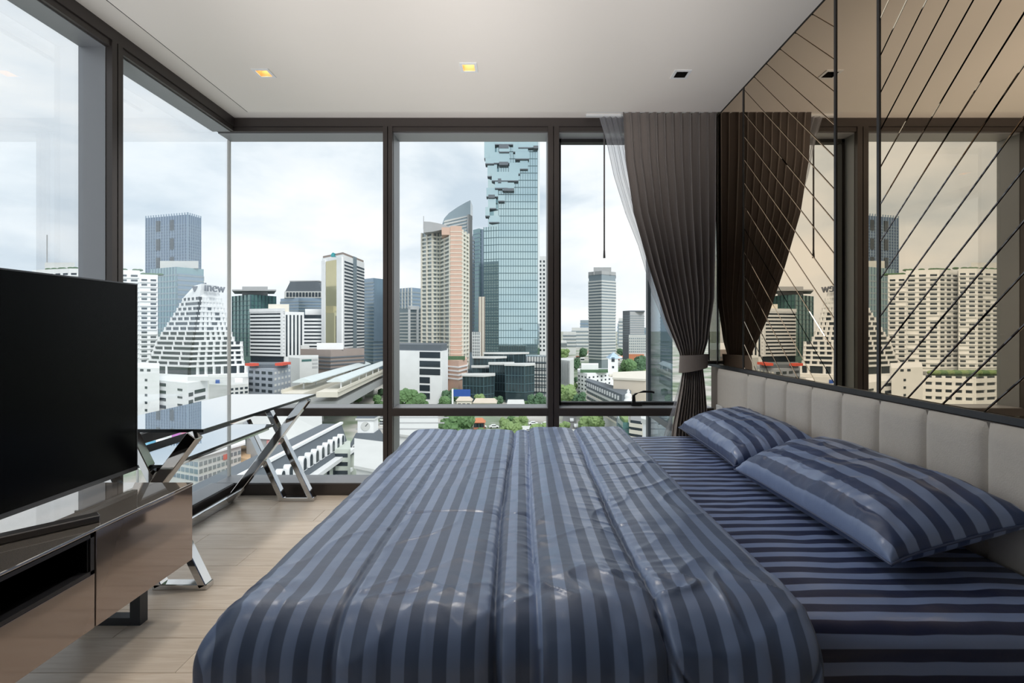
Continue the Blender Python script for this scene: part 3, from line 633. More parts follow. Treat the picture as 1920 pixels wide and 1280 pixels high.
# --- left bay: terraced white condominium, dark twin towers, stepped white office pyramid
D = 310
def terraced(front, ytop, label, nlev, yb, depth=26):
    b = Building('condominium', label, front, ytop, c_white, depth)
    for i in range(len(front)-1):
        ln = (Vector(b.fr[i+1])-Vector(b.fr[i])).length; nx = max(2, round(ln/7.5))
        b.grid(i, nx, nlev, ytop+6, yb, .62, .42, c_dark, out=.1, jitter=.06)
        for k in range(nlev): b.panel('balcony_band', i, .02, .98, ytop+6+(yb-ytop-6)*(k+.80)/nlev, ytop+6+(yb-ytop-6)*(k+1.0)/nlev, .9, c_white)
    for _ in range(10):
        i = random.randrange(len(front)-1); p, q_ = b.edge(i); t = random.random(); w = p+(q_-p)*t
        bm = bmesh.new(); bmesh.ops.create_icosphere(bm, subdivisions=2, radius=1); bmesh.ops.scale(bm, vec=(2.2, 1.5, .9), verts=bm.verts); me = bpy.data.meshes.new('roof_shrub'); bm.to_mesh(me); bm.free()
        ob('roof_shrub', me, c_leafs[2], b.root, (w.x-b.cx, w.y+2.5-b.cy, b.zt-b.zb+.5))
    return b
b = terraced([(60, 352), (130, 342), (164, 343)], 503, 'broad white terraced condominium with planted roof behind the television', 21, 690)
b.roof('lift_house', 84, 140, 492, c_lgrey, 10, 358)
b.solid('antenna', [(X(87, 358), 358), (X(88.2, 358), 358), (X(88.2, 358), 358.5), (X(87, 358), 358.5)], Z(492, 358), Z(440, 358), c_grey)
b = terraced([(164, 352), (200, 346), (262, 352)], 505, 'white terraced condominium wing with stepped planted top', 20, 690)
b = terraced([(262, 336), (296, 340)], 514, 'narrow white condominium slab with paired balcony windows beside teal tower', 19, 690, 26)
b = Building('office_tower', 'tall dark blue office tower with gridded facade and notched crown', [(274, 640), (352, 620), (376, 640)], 402, c_navy, 50)
b.bands(26, .22, .6, c_blue, 415, 560, 'floor_line'); 
for i, n in ((0, 16), (1, 6)): b.fins(i, n, .9, .9, c_blue, 398, 560, 'facade_fin')
for t0 in (.26, .60):
    for y0, y1 in ((445, 466), (480, 500), (410, 430)): b.panel('sky_garden', 0, t0, t0+.09, y0, y1, 1.2, c_dark)
b = Building('office_tower', 'teal glass office tower in front of the dark blue tower', [(281, 520), (330, 500), (382, 520)], 500, c_teal, 40)
b.bands(12, .2, .4, c_mid, 505, 640, 'floor_line'); b.fins(0, 9, .6, .5, c_blue, 500, 640, 'facade_fin'); b.roof('crown', 300, 372, 489, c_lgrey, 24, 512)
b.panel('dark_bay', 1, .05, .98, 512, 640, .5, c_blue)
for k in range(14): b.panel('floor_line', 1, .05, .98, 514+k*9, 517+k*9, .8, c_mid)
# stepped pyramid
def step_pyramid():
    ys = np.array([556+9.45*k for k in range(15)])
    Lx = np.interp(ys, [556, 579, 598, 621, 640, 661, 690], [342, 329, 317, 303, 292, 285, 270]); Cx = np.interp(ys, [556, 690], [374, 354]); Rx = np.interp(ys, [556, 598, 621, 632, 634, 676, 690], [414, 425, 433, 438, 453, 455, 463])
    d0 = 284
    root = tag(empty('office_pyramid', (X(370, d0), d0+15, GZ)), 'white stepped pyramid office building with ribbon windows and sloping top sign', 'building'); c = Vector((X(370, d0), d0+15, GZ))
    def pl(l, m, r, g=0): return [(X(l, d0+14)-g-c.x, d0+14-c.y), (X(m, d0)-c.x, d0-g-c.y), (X(r, d0+14)+g-c.x, d0+14-c.y), (X(r, d0+40)+g-c.x, d0+40-c.y), (X(l, d0+40)-g-c.x, d0+40-c.y)]
    st = 9.45*d0/F
    for k, y in enumerate(ys):
        z = Z(y, d0)-c.z; h = st if k < 14 else st*1.9
        l, m, r = Lx[k], Cx[k], Rx[k]
        ob('window_ribbon', prism(pl(l+2.5, m, r-2.5, -.6), z-h, z), c_dark, root)
        ob('terrace_band', prism(pl(l, m, r, .6), z-h-.05, z-h+st*.38), c_white, root)
        a = pl(l+1.5, m, r-1.5, 0); V, Fc = [], []
        for (p, q_), n in (((a[0], a[1]), 4), ((a[1], a[2]), 7)):
            for j in range(n+1):
                t = j/n; x = p[0]+(q_[0]-p[0])*t; yy = p[1]+(q_[1]-p[1])*t
                if random.random() < .18 and 0 < j < n: continue
                w = .8 if k < 14 else 1.1
                v, f = box_vf((x-w/2, yy-.3, z-h), (x+w/2, yy+1.5, z)); kk = len(V); V += v; Fc += [tuple(i+kk for i in g) for g in f]
        tag(ob('window_piers', mesh('window_piers', V, Fc), c_white, root), kind='stuff')
    zb_ = Z(ys[-1], d0)-st*1.9-c.z
    ob('podium', prism(pl(262, 354, 468, 2), 0, zb_), c_lgrey, root); ob('podium_band', prism(pl(260, 354, 470, 3.5), zb_-1.5, zb_+.8), c_white, root)
    # sloping top block carrying the sign
    z0, z1 = Z(556, d0)-c.z, Z(531, d0)-c.z; a = pl(343, 374, 413); t_ = pl(360, 374, 405)
    V = [(*p, z0) for p in a]+[(p[0], p[1]+2, z1) for p in t_]
    ob('top_block', mesh('top_block', V, [(0, 1, 2, 3, 4), (5, 6, 7, 8, 9)]+[(i, (i+1) % 5, 5+(i+1) % 5, 5+i) for i in range(5)]), c_white, root)
    g = [(361, 536.5), (369, 536), (371, 538.5), (363.5, 547), (360.5, 539)]
    me = extrude_outline(g, d0+4.5, 2.5, 'sign_emblem'); me.transform(Matrix.Translation(-c)); ob('sign_emblem', me, fac('sign_grey', (110, 114, 124)), root)
    fc_ = bpy.data.curves.new('sign', 'FONT'); fc_.body = 'inew'; fc_.size = 7.6; fc_.extrude = .4; tmp = bpy.data.objects.new('tmp', fc_); C.objects.link(tmp)
    me = bpy.data.meshes.new_from_object(tmp.evaluated_get(bpy.context.evaluated_depsgraph_get())); bpy.data.objects.remove(tmp)
    p0 = P(382, 545, d0+1.0)-c; ang = math.atan2(14, X(413, d0+14)-X(374, d0))
    ob('sign_letters', me, MATS['sign_grey'], root, tuple(p0+Vector((0, .4, 0))), (math.pi/2, 0, ang))
    v, f = box_vf((0, -.3, 0), (4.2, .6, .9)); ob('sign_subline', mesh('sign_subline', v, f), fac('sign_pale', (188, 190, 194)), root, tuple(P(393, 551, d0+3.5)-c), (0, 0, ang))
step_pyramid()
# white low block in front
b = Building('parking_deck', 'long white parking deck with dark strip openings below the terraced condominium', [(40, 214), (140, 204), (234, 210)], 706, c_dark, 20)
b.bands(7, .58, .6, c_white, 704, 800, 'deck_band'); b.fins(0, 5, 1.2, .5, c_white, 706, 800); b.fins(1, 5, 1.2, .5, c_white, 706, 800)
for k in range(12):
    bm = bmesh.new(); bmesh.ops.create_icosphere(bm, subdivisions=2, radius=1); bmesh.ops.scale(bm, vec=(3.2, 2, 1.3), verts=bm.verts); me = bpy.data.meshes.new('deck_shrub'); bm.to_mesh(me); bm.free()
    w_ = Vector((X(70+k*13, 214), 214)); ob('deck_shrub', me, c_leafs[k % 2], b.root, (w_.x-b.cx, w_.y-b.cy, b.zt-b.zb+.8))
b = Building('low_block', 'plain white four storey block with small square windows under the pyramid building', [(240, 150), (299, 146)], 690, c_white, 22)
for k in range(6): b.panel('square_window', 0, .55, .62, 711+k*14.3, 715.5+k*14.3, .1, c_dark)
b.panel('square_window', 0, .40, .50, 692.5, 697, .1, c_dark); b.panel('square_window', 0, .62, .72, 692.5, 697, .1, c_dark)
b = Building('low_block', 'white block with strip windows and roof clutter beside the glass corner', [(299, 148), (352, 140), (390, 150)], 718, c_white, 16)
for k in range(5): b.panel('strip_window', 0, .02, .24, 723+k*14.5, 729+k*14.5, .1, c_dark); b.panel('strip_window', 0, .66, .82, 730+k*14.5, 734+k*14.5, .1, c_dark)
for k in range(5): b.panel('strip_window', 1, .04, .24, 737+k*14, 744+k*14, .1, c_dark); b.panel('strip_window', 1, .32, .85, 734+k*14, 741+k*14, .1, c_dark)
b.roof('roof_parapet', 352, 392, 712, c_lgrey, 10, 146)
b = Building('low_block', 'pale roof terrace block with blue tank and parked cars', [(392, 190), (430, 186), (466, 192)], 722, c_lgrey, 26)
b.grid(1, 4, 3, 726, 750, .6, .5, c_dark); b.roof('blue_tank', 404, 412, 714, c_bluep, 5, 192); b.roof('stair_head', 440, 455, 712, c_white, 8, 196)

# --- second bay
b = Building('office_tower', 'green glass office tower with wide flat roof canopy', [(436, 392), (470, 372), (517, 392)], 552, c_green, 34)
b.bands(13, .12, .35, c_mull, 555, 668, 'floor_line'); b.fins(0, 5, .5, .5, c_mull, 552, 668, 'facade_fin'); b.fins(1, 7, .5, .5, c_mull, 552, 668, 'facade_fin')
b.roof('plant_room', 454, 502, 537, c_grey, 20, 384); b.solid('roof_canopy', [(X(435, 372), 372), (X(518, 372), 372), (X(514, 405), 405), (X(440, 405), 405)], Z(545, 372), Z(542.5, 372), c_grey)
b = Building('office_block', 'white office slab with dark horizontal ribbon windows', [(470, 334), (532, 324)], 584, c_dark, 26)
b.bands(13, .55, .5, c_white, 580, 668); b.solid('roof_slab', offset(b.poly, .8), b.zt, b.zt+2.2, c_white); b.roof('lift_house', 503, 542, 570, c_cream, 14, 336); b.panel('corner_pier', 0, .93, 1.0, 582, 668, .8, c_white)
b = Building('office_block', 'white office wing with dark vertical window strips', [(532, 325), (570, 333)], 584, c_white, 22)
for k in range(5): b.panel('vertical_strip', 0, .1+k*.18, .18+k*.18, 590, 668, .25, c_dark)
b = Building('office_block', 'small white banded block between the office wing and hotel tower', [(571, 345), (606, 345)], 590, c_dark, 24); b.bands(11, .55, .4, c_white, 594, 668); b.roof('roof_house', 572, 604, 579, c_white, 16, 350)
b = Building('office_tower', 'stone office building with trapezoid dark roof and arcaded top floor', [(526, 470), (560, 455), (604, 460)], 558, c_blue, 40)
b.bands(7, .35, .5, c_mid, 560, 600); b.roof('arcade_floor', 533, 604, 546, c_lgrey, 30, 458)
for k in range(11): ob('arcade_window', box((0, 0, 0), (2.0, .5, 4.0)), c_dark, b.root, (X(537+k*6, 457.4)-b.cx, 457.4-b.cy, Z(556, 458)-b.zb))
b.outline('trapezoid_roof', [(535, 546), (544, 528), (596, 527), (604, 546)], 459, 28, c_slate); b.outline('roof_deck', [(543, 528), (543, 526), (597, 525.5), (597, 527.5)], 459, 28, c_grey)
# hotel tower
b = Building('hotel_tower', 'white hotel tower with gold glass strip and banded side facade', [(604, 340), (643, 322), (683, 362)], 478, c_white, 30, dref=325)
b.panel('gold_glazing', 0, .22, .74, 486, 645, .5, c_gold); b.panel('edge_pier', 0, .02, .20, 483, 645, .9, c_white); b.panel('edge_pier', 0, .76, 1, 483, 645, .9, c_white)
for k in range(26):
    y0 = 489+k*6.55; b.panel('window_ribbon', 1, .06, .44, y0, y0+2.9, .25, c_dark); b.panel('window_ribbon', 1, .62, .99, y0+1.6, y0+4.5, .25, c_dark)
b.panel('dark_slot', 1, .44, .60, 474, 668, .35, c_mid); b.solid('crown', offset(b.poly, -.5), b.zt, Z(473.5, 325), c_brown)
b.outline('roof_sign', [(620, 481), (621, 476), (624, 473), (628, 475), (626, 478), (629, 481)], 320, 2, fac('teal_sign', (60, 150, 158)))
b = Building('hotel_podium', 'brown stone banded hotel podium at the foot of the white tower', [(563, 300), (620, 286), (683, 306)], 656, c_brown, 9)
b.bands(4, .3, .6, c_slate, 664, 692, 'slate_band'); b.roof('white_canopy', 594, 644, 644, c_white, 14, 292, 655); b.roof('round_lobby', 564, 580, 648, c_lgrey, 10, 303)  # darker slate bands stand proud of the brown wall
b = Building('office_tower', 'pale blue grey glass tower behind the hotel against the window mullion', [(682, 430), (700, 422), (720, 432)], 521, c_blue, 36); b.bands(24, .38, .5, c_mid, 524, 680); b.panel('glass_bay', 1, .0, .9, 528, 640, 1.0, c_blue)
b = Building('low_block', 'white block with green window beside the hotel podium', [(541, 262), (562, 256), (597, 264)], 671, c_lgrey, 22); b.panel('big_window', 1, .10, .62, 674, 678, .15, c_green)
for k in range(3): b.panel('open_deck', 1, .66, .96, 674+k*7, 678+k*7, .1, c_grey)
b = Building('low_block', 'grey blue concrete shophouse block with red awnings', [(465, 214), (513, 206), (545, 222)], 692, fac('bluegrey_render', (158, 166, 176)), 26)
b.panel('red_awning', 0, .15, .42, 682, 687, 3, c_red); b.roof('dark_attic', 468, 540, 683, c_slate, 16, 212); b.panel('red_awning', 1, .1, .6, 681, 686, 3, c_red)
b.grid(0, 4, 4, 694, 740, .6, .45, c_dark); b.grid(1, 5, 4, 694, 740, .5, .4, c_lgrey)

# elevated station
stn = tag(empty('railway_station', (-92, 260, GZ)), 'elevated railway station with two pale canopy roofs on a concrete viaduct', 'station'); cs = Vector((-92, 260, GZ))
def slab(n, pts, z0, z1, m, par=stn, c=cs): return ob(n, prism([(x-c.x, y-c.y) for x, y in pts], z0-c.z, z1-c.z), m, par)
c_canopy = fac('canopy_metal', (214, 224, 226), .4, .1)
def canopy(a, b, w, z):
    a, b = Vector(a), Vector(b); t = (b-a).normalized(); n = Vector((t.y, -t.x)); V = []
    for p in (a, b):
        for k, dz in ((-1, -1.0), (-.15, .5), (.15, .5), (1, -1.0), (1, -1.4), (-1, -1.4)): V.append((*(p+n*w*k-cs.xy), z+dz-cs.z))
    ob('canopy_roof', mesh('canopy', V, [tuple(range(6)), tuple(range(6, 12))]+[(i, (i+1) % 6, 6+(i+1) % 6, 6+i) for i in range(6)]), c_canopy, stn)
canopy((-94, 208), (-103, 318), 4.2, -20.4); canopy((-81.5, 212), (-92.5, 322), 3.6, -20.6)
slab('platform', [(-99, 200), (-90, 200), (-99, 320), (-108, 320)], -27.4, -25.2, c_cream); slab('platform', [(-86, 203), (-77, 203), (-88, 322), (-97, 322)], -27.4, -25.2, c_cream)
slab('track_bed', [(-91, 120), (-85, 120), (-97, 330), (-103, 330)], -29.5, -27.6, c_lgrey); slab('concourse', [(-97, 206), (-78, 206), (-88, 316), (-107, 316)], -33.5, -29.5, c_grey)
for k in range(2): slab('rail', [(-90+k*3, 120), (-89.5+k*3, 120), (-101.5+k*3, 330), (-102+k*3, 330)], -27.6, -27.2, fac('rust_rail', (168, 130, 104)))
for k in range(9):
    y_ = 130+k*24; slab('pier', [(-92-k*1.3, y_), (-88-k*1.3, y_), (-88-k*1.3, y_+2.5), (-92-k*1.3, y_+2.5)], GZ, -29.5, c_lgrey)
for k in range(7):
    for xo in (-96.5, -80): slab('canopy_post', [(xo-k*1.4, 214+k*16), (xo+.5-k*1.4, 214+k*16), (xo+.5-k*1.4, 214.5+k*16), (xo-k*1.4, 214.5+k*16)], -25.2, -21.4, c_white)
slab('parapet', [(-76.8, 203), (-76.3, 203), (-87.3, 322), (-87.8, 322)], -25.2, -23.9, c_cream); slab('parapet', [(-99.3, 200), (-98.8, 200), (-107.8, 320), (-108.3, 320)], -25.2, -23.9, c_cream)

# mansard roofed shopping block with dormers and a clock tower
mb = tag(empty('mansard_block', (-44, 90, GZ)), 'long slate mansard roofed block with a row of white arched dormers', 'building'); cm = Vector((-44, 90, GZ))
V = [(-41.6-cm.x, -20.7), (-39.8-cm.x, -26.3), (-48-cm.x, -26.3), (-46-cm.x, -20.7)]
Vm = [(x, y-90, z-GZ) for y in (60, 112) for x, z in V]
ob('mansard_roof', mesh('mansard', Vm, [(0, 1, 2, 3), (4, 5, 6, 7)]+[(i, (i+1) % 4, 4+(i+1) % 4, 4+i) for i in range(4)]), c_slate, mb)
ob('ridge_band', box((-41.9-cm.x, -30, -20.75-GZ), (-41.2-cm.x, 22, -20.25-GZ)), c_white, mb)
ob('wall', box((-47.5-cm.x, -30, 0), (-39.9-cm.x, 22, -26.3-GZ)), fac('pale_green_render', (206, 214, 206)), mb)
ob('cornice', box((-40-cm.x, -30, -27-GZ), (-38.3-cm.x, 22, -26.2-GZ)), c_white, mb); ob('cornice', box((-40-cm.x, -30, -31.5-GZ), (-38.9-cm.x, 22, -30.8-GZ)), c_white, mb)
arch = [(-.85, 0)]+[(.85*math.cos(a), 1.5+.85*math.sin(a)) for a in np.linspace(math.pi, 0, 9)]+[(.85, 0)]
inn = [(x*.62, .15+z*.82) for x, z in arch]
def dormer_mesh(pts, x0, x1):
    n = len(pts); v = [(x0, y, z) for y, z in pts]+[(x1, y, z) for y, z in pts]
    return mesh('dormer', v, [tuple(range(n)), tuple(range(n, 2*n))]+[(i, (i+1) % n, n+(i+1) % n, n+i) for i in range(n)])
dm, dg = dormer_mesh(arch, -2.2, 0), dormer_mesh(inn, -.3, .06)
for k in range(17):
    dz = ob('dormer', dm, c_white, mb, (-39.95-cm.x, -25+k*2.72, -25-GZ)); dz.scale = (1, 1.1, 1.15); ob('dormer_glass', dg, c_dark, dz)
for k in range(14):
    for zz in (-30.3, -35.2): ob('wall_window', box((-.1, -.6, 0), (.06, .6, 2.6)), c_dark, mb, (-39.9-cm.x, -22+k*3.2, zz-GZ))
ct = tag(empty('clock_tower', (-37, 117, GZ)), 'slate roofed clock tower with white clock block at the end of the mansard block', 'clock tower'); cc = Vector((-37, 117, GZ))
def cbox(n, a, b, m): return ob(n, box(tuple(Vector(a)-cc), tuple(Vector(b)-cc)), m, ct)
cbox('tower_wall', (-41, 113, GZ), (-33, 121, -28), MATS['pale_green_render'])
Vt = [(-4.2, -4.2, 14), (4.2, -4.2, 14), (4.2, 4.2, 14), (-4.2, 4.2, 14), (-2.2, -2.2, 18.5), (2.2, -2.2, 18.5), (2.2, 2.2, 18.5), (-2.2, 2.2, 18.5)]
ob('slate_skirt', mesh('skirt', Vt, [(0, 1, 2, 3), (4, 5, 6, 7), (0, 1, 5, 4), (1, 2, 6, 5), (2, 3, 7, 6), (3, 0, 4, 7)]), c_slate, ct)
cbox('clock_block', (-38.9, 115.1, -23.6), (-35.1, 118.9, -20.2), c_white); cbox('cap_band', (-39.3, 114.7, -20.4), (-34.7, 119.3, -20), c_lgrey)
Vt = [(-2.2, -2.2, 22), (2.2, -2.2, 22), (2.2, 2.2, 22), (-2.2, 2.2, 22), (-1.2, -1.2, 24.5), (1.2, -1.2, 24.5), (1.2, 1.2, 24.5), (-1.2, 1.2, 24.5)]
ob('slate_cap', mesh('cap', Vt, [(0, 1, 2, 3), (4, 5, 6, 7), (0, 1, 5, 4), (1, 2, 6, 5), (2, 3, 7, 6), (3, 0, 4, 7)]), c_slate, ct)
ob('clock_face', cyl(1.1, 0, .12, 20), c_lgrey, ct, (0, -1.9, -21.9-GZ), (math.pi/2, 0, 0))
ob('clock_hand', box((-.06, -.1, 0), (.06, 0, .9)), c_dark, ct, (0, -2.03, -21.9-GZ), (0, .7, 0))
for xx in (-1.7, 1.7):
    dz = ob('dormer', dm, c_white, ct, (xx, -3.9, 14), (0, 0, -math.pi/2)); ob('dormer_glass', dg, c_dark, dz)
b = Building('low_block', 'pale courtyard wing below the clock tower', [(606, 104), (657, 104)], 842, MATS['pale_green_render'], 8)
for k in range(3): b.panel('window_row', 0, .2, .9, 850+k*16, 857+k*16, .1, c_dark)
b = Building('low_block', 'white flat roofed block in front of the clock tower', [(668, 84), (735, 80)], 890, c_lgrey, 20); b.solid('roof_deck', offset(b.poly, .4), b.zt, b.zt+.5, c_lgrey)
b.grid(0, 5, 4, 900, 950, .6, .2, c_grey)
b = Building('low_block', 'grey hall with low pitched pale roof behind the mansard block', [(462, 132), (560, 128), (600, 140)], 826, c_grey, 30)
zt_ = b.zt; V = [(*p, zt_) for p in offset(b.poly, .6)]+[(b.cx, b.cy, zt_+4.2)]; n_ = len(V)-1
ob('pitched_roof', mesh('roof', [(x-b.cx, y-b.cy, z-b.zb) for x, y, z in V], [(i, (i+1) % n_, n_) for i in range(n_)]+[tuple(range(n_))]), c_lgrey, b.root)
b.solid('lower_terrace', offset(b.poly, 4), GZ, zt_-6, c_grey)
b = Building('market_hall', 'long pale market roof beside the railway viaduct', [(300, 122), (372, 116), (452, 128)], 856, c_lgrey, 10); b.solid('roof_sheet', offset(b.poly, 1), b.zt, b.zt+.5, c_white); b.panel('red_front', 1, .55, .72, 866, 876, .3, c_red); b.grid(0, 9, 3, 864, 905, .75, .6, c_blue); b.grid(1, 10, 3, 864, 905, .7, .55, c_mid)
b = Building('low_block', 'small red and cream shop roofs behind the desk legs', [(500, 118), (530, 112), (552, 120)], 858, fac('rosy_render', (176, 112, 108)), 12)
b = Building('low_block', 'sandy low house on the empty lot behind the desk legs', [(438, 130), (470, 126)], 862, fac('sand_render', (214, 182, 146)), 14)
for nm, (p0, p1, y0, y1, dd, m, lb) in {'blue': (250, 290, 826, 850, 118, c_cyan, 'pale blue printed hoarding seen under the desk top'), 'purple': (322, 336, 808, 838, 128, c_purp, 'purple printed hoarding seen under the desk top'), 'pink': (336, 366, 802, 830, 130, c_pinkp, 'pink printed hoarding seen under the desk top')}.items():
    hb_ = tag(empty('hoarding', (X((p0+p1)/2, dd), dd, GZ)), lb, 'hoarding'); w_ = X(p1, dd)-X(p0, dd); z0, z1 = Z(y1, dd)-GZ, Z(y0, dd)-GZ
    ob('board', box((-w_/2, 0, z0), (w_/2, .4, z1)), m, hb_)
    for xx in (-w_*.4, w_*.4): ob('post', box((xx-.2, .4, 0), (xx+.2, .8, z1)), c_grey, hb_)

# --- middle bay
b = Building('residential_tower', 'distant blue grey twin slab tower beside the first mullion', [(744, 760), (772, 740), (792, 760)], 539, c_blue, 50); b.bands(14, .4, .8, c_mid, 542, 640); b.fins(0, 5, 1.6, 1.4, c_lgrey, 539, 640)
b = Building('residential_tower', 'pale twin tower with white portal frames in front of the blue slab', [(744, 560), (765, 548), (793, 560)], 578, c_mid, 36); b.bands(14, .4, .5, c_lgrey, 582, 668); b.panel('portal_frame', 1, .0, .12, 574, 668, 1.6, c_white); b.panel('portal_frame', 1, .55, .67, 574, 668, 1.6, c_white); b.panel('portal_beam', 1, 0, .7, 573, 580, 1.6, c_white)
b = Building('office_block', 'white office block with dark window column and slate roof storey', [(743, 282), (829, 272), (840, 286)], 658, c_white, 26)
b.solid('roof_storey', offset(b.poly, -.6), b.zt, Z(646, 274), c_slate)
for y0, t1, in ((660, .96), (677, .96), (692, .96), (708, .74), (723, .74), (738, .74)): b.panel('dark_window', 0, .52, t1, y0, y0+11.5, .15, c_dark)
b.panel('small_window', 0, .02, .07, 722, 732, .1, c_dark)
# beige residential tower with curved crown
b = Building('residential_tower', 'beige balcony tower with salmon pier and curved grey crown', [(792, 352), (812, 346), (826, 350), (845, 332), (866, 332), (877, 346)], 428, c_mid, 28, dref=335)
b.bands(34, .42, .9, fac('ivory_render', (220, 221, 212)), 432, 694, 'balcony_band')
b.panel('salmon_pier', 3, .0, 1.0, 426, 694, 1.4, c_pink)
for k in range(33): b.panel('pier_line', 3, .0, 1.0, 436+k*7.8, 437.4+k*7.8, 1.6, c_cream)
b.fins(0, 2, 1.0, 1.2, c_cream, 428, 694); b.fins(1, 2, .9, 1.2, c_cream, 428, 694); b.fins(2, 2, .8, 1.2, c_cream, 428, 694); b.fins(4, 2, 1.0, 1.2, c_cream, 432, 694)
b.outline('curved_crown', [(794, 436), (794, 415), (806, 415.5), (820, 418), (836, 422), (846, 427), (830, 430), (812, 434)], 340, 14, c_grey); b.solid('mast', [(X(793.6, 342), 342), (X(794.6, 342), 342), (X(794.6, 342), 342.5), (X(793.6, 342), 342.5)], Z(430, 342), Z(405, 342), c_grey)
b.solid('salmon_cap', [(X(828, 331), 331), (X(866, 331), 331), (X(866, 345), 345), (X(828, 345), 345)], Z(440, 331), Z(426, 331), c_pink)
b = Building('parking_podium', 'salmon parking podium with white decks at the base of the beige tower', [(836, 312), (860, 302), (876, 318)], 676, c_pink, 22); b.bands(4, .35, .5, c_white, 682, 712); b.roof('planter', 838, 872, 668, c_leafs[2], 6, 310)
# curved glass tower
b = Building('office_tower', 'silver blue tower with a curved sail shaped crown', [(829, 470), (876, 462), (889, 474)], 440, c_blue, 34, dref=465)
b.outline('sail_crown', [(829, 441), (829, 420), (833, 409), (842, 399), (858, 388), (872, 380), (882, 375), (882, 402), (876, 402), (876, 441)], 466, 22, fac('sail_glass', (150, 166, 174), .2, .5))
for k in range(6): b.outline('sail_band', [(831+max(0, 3-k), 415+k*5.5-(2 if k < 2 else 0)), (876, 404+k*6), (876, 406.6+k*6), (831, 417.4+k*5.5)], 465.2, 1, c_lgrey)
b.bands(30, .3, .5, c_mid, 442, 660, 'floor_line'); b.panel('side_pier', 1, .05, .6, 403, 660, 1, c_grey)
b = Building('office_tower', 'slim pale blue glass tower squeezed beside the pixelated tower', [(887, 520), (898, 512), (910, 520)], 428, c_teal, 30); b.bands(30, .2, .4, c_blue, 430, 660, 'floor_line'); b.panel('dark_slot', 1, .3, .9, 430, 660, .6, c_blue)
b = Building('residential_tower', 'narrow cream slab against the pixelated tower', [(898, 380), (909, 380)], 556, c_cream, 12); b.fins(0, 2, .5, .5, c_brown, 556, 690)
b = Building('office_block', 'small blue grey gridded block below the cream slab', [(886, 372), (900, 370)], 622, c_mid, 12); b.bands(8, .3, .3, c_white, 624, 670); b.fins(0, 4, .5, .5, c_white, 622, 670)
# pixelated tower
DT = 430
b = Building('pixelated_tower', 'tall glass tower with pixelated broken corner rising past the window head', [(907, 434), (935, DT), (1008, DT), (1012, 446)], 424, c_mirr, 36, dref=DT)
b.solid('upper_shaft', [(X(915, 433), 433), (X(935, DT), DT), (X(1008, DT), DT), (X(1012, 446), 446), (X(1012, 446), 466), (X(915, 466), 466)], b.zt, Z(215, DT), c_mirr)
for k in range(33): b.panel('floor_line', 1, 0, 1, 230+k*13.4, 231.2+k*13.4, .25, c_mull)
for k in range(18): b.panel('floor_line', 0, 0, 1, 431+k*13.4, 432.2+k*13.4, .25, c_mull)
b.fins(1, 16, .32, .3, c_mull, 215, 660, 'glazing_bar'); b.fins(0, 6, .32, .3, c_mull, 424, 660, 'glazing_bar')
pix = [(908, 928, 250, 296), (928, 962, 250, 270), (936, 955, 274, 284), (962, 990, 258, 284), (910, 926, 296, 306), (914, 932, 306, 330), (918, 955, 285, 305), (922, 972, 322, 338), (955, 975, 305, 325), (928, 952, 338, 352), (912, 934, 352, 368), (942, 964, 342, 356), (934, 946, 366, 376), (915, 930, 372, 390), (910, 918, 388, 404), (917, 936, 404, 416), (972, 1008, 262, 276), (966, 992, 284, 297), (975, 990, 300, 316)]
for i, (p0, p1, y0, y1) in enumerate(pix):
    o_ = 1.5+2.2*((i*7) % 5)/4; d_ = DT-o_
    px_ = b.solid('pixel_box', [(X(p0, d_), d_), (X(p1, d_), d_), (X(p1, DT), DT+6), (X(p0, DT), DT+6)], Z(y1, d_), Z(y0, d_), c_mirr)
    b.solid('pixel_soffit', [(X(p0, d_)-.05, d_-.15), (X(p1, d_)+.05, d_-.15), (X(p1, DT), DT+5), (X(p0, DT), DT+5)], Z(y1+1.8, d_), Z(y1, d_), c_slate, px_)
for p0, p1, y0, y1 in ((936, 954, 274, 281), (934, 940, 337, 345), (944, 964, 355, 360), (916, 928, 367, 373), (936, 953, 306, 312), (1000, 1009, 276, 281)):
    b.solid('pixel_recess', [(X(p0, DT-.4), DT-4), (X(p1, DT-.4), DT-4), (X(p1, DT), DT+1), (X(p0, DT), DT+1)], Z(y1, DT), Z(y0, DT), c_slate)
b = Building('residential_tower', 'white residential slab seen past the edge of the pixelated tower', [(1010, 520), (1030, 520)], 480, c_white, 20); b.grid(0, 3, 22, 486, 660, .5, .5, c_dark); b = None
# dark stepped retail podium
for i, (p0, p1, y0, dd, lb) in enumerate([(868, 926, 706, 284, 'lowest glass box of the dark stepped retail complex'), (886, 960, 690, 312, 'stepped dark glass box with pale terrace slab'), (888, 948, 672, 328, 'rear dark glass box beneath the cream slab'), (918, 962, 684, 298, 'dark glass box with projecting corner in the stepped complex'), (948, 1001, 686, 284, 'largest dark glass block of the stepped retail complex'), (908, 990, 664, 342, 'long dark upper storey below the pixelated tower')]):
    b = Building('retail_box', lb, [(p0, dd), ((p0+p1*2)/3, dd-3), (p1, dd+2)], y0, fac('retail_glazing', (66, 82, 88), .12, .4), 9)
    b.solid('roof_slab', offset(b.poly, .8), b.zt, b.zt+.9, c_lgrey)
    b.bands(3, .08, .3, c_mull, y0+3, y0+50, 'floor_line'); b.fins(0, 6, .25, .3, c_mull, y0, y0+50, 'glazing_bar'); b.fins(1, 3, .25, .3, c_mull, y0, y0+50, 'glazing_bar')
b = Building('office_block', 'pale block with a square dark grid facade right of the dark retail boxes', [(986, 302), (1032, 298)], 668, c_mid, 18); b.bands(6, .12, .3, c_dark, 668, 750, 'grid_line'); b.fins(0, 9, .35, .35, c_dark, 668, 750, 'grid_bar')
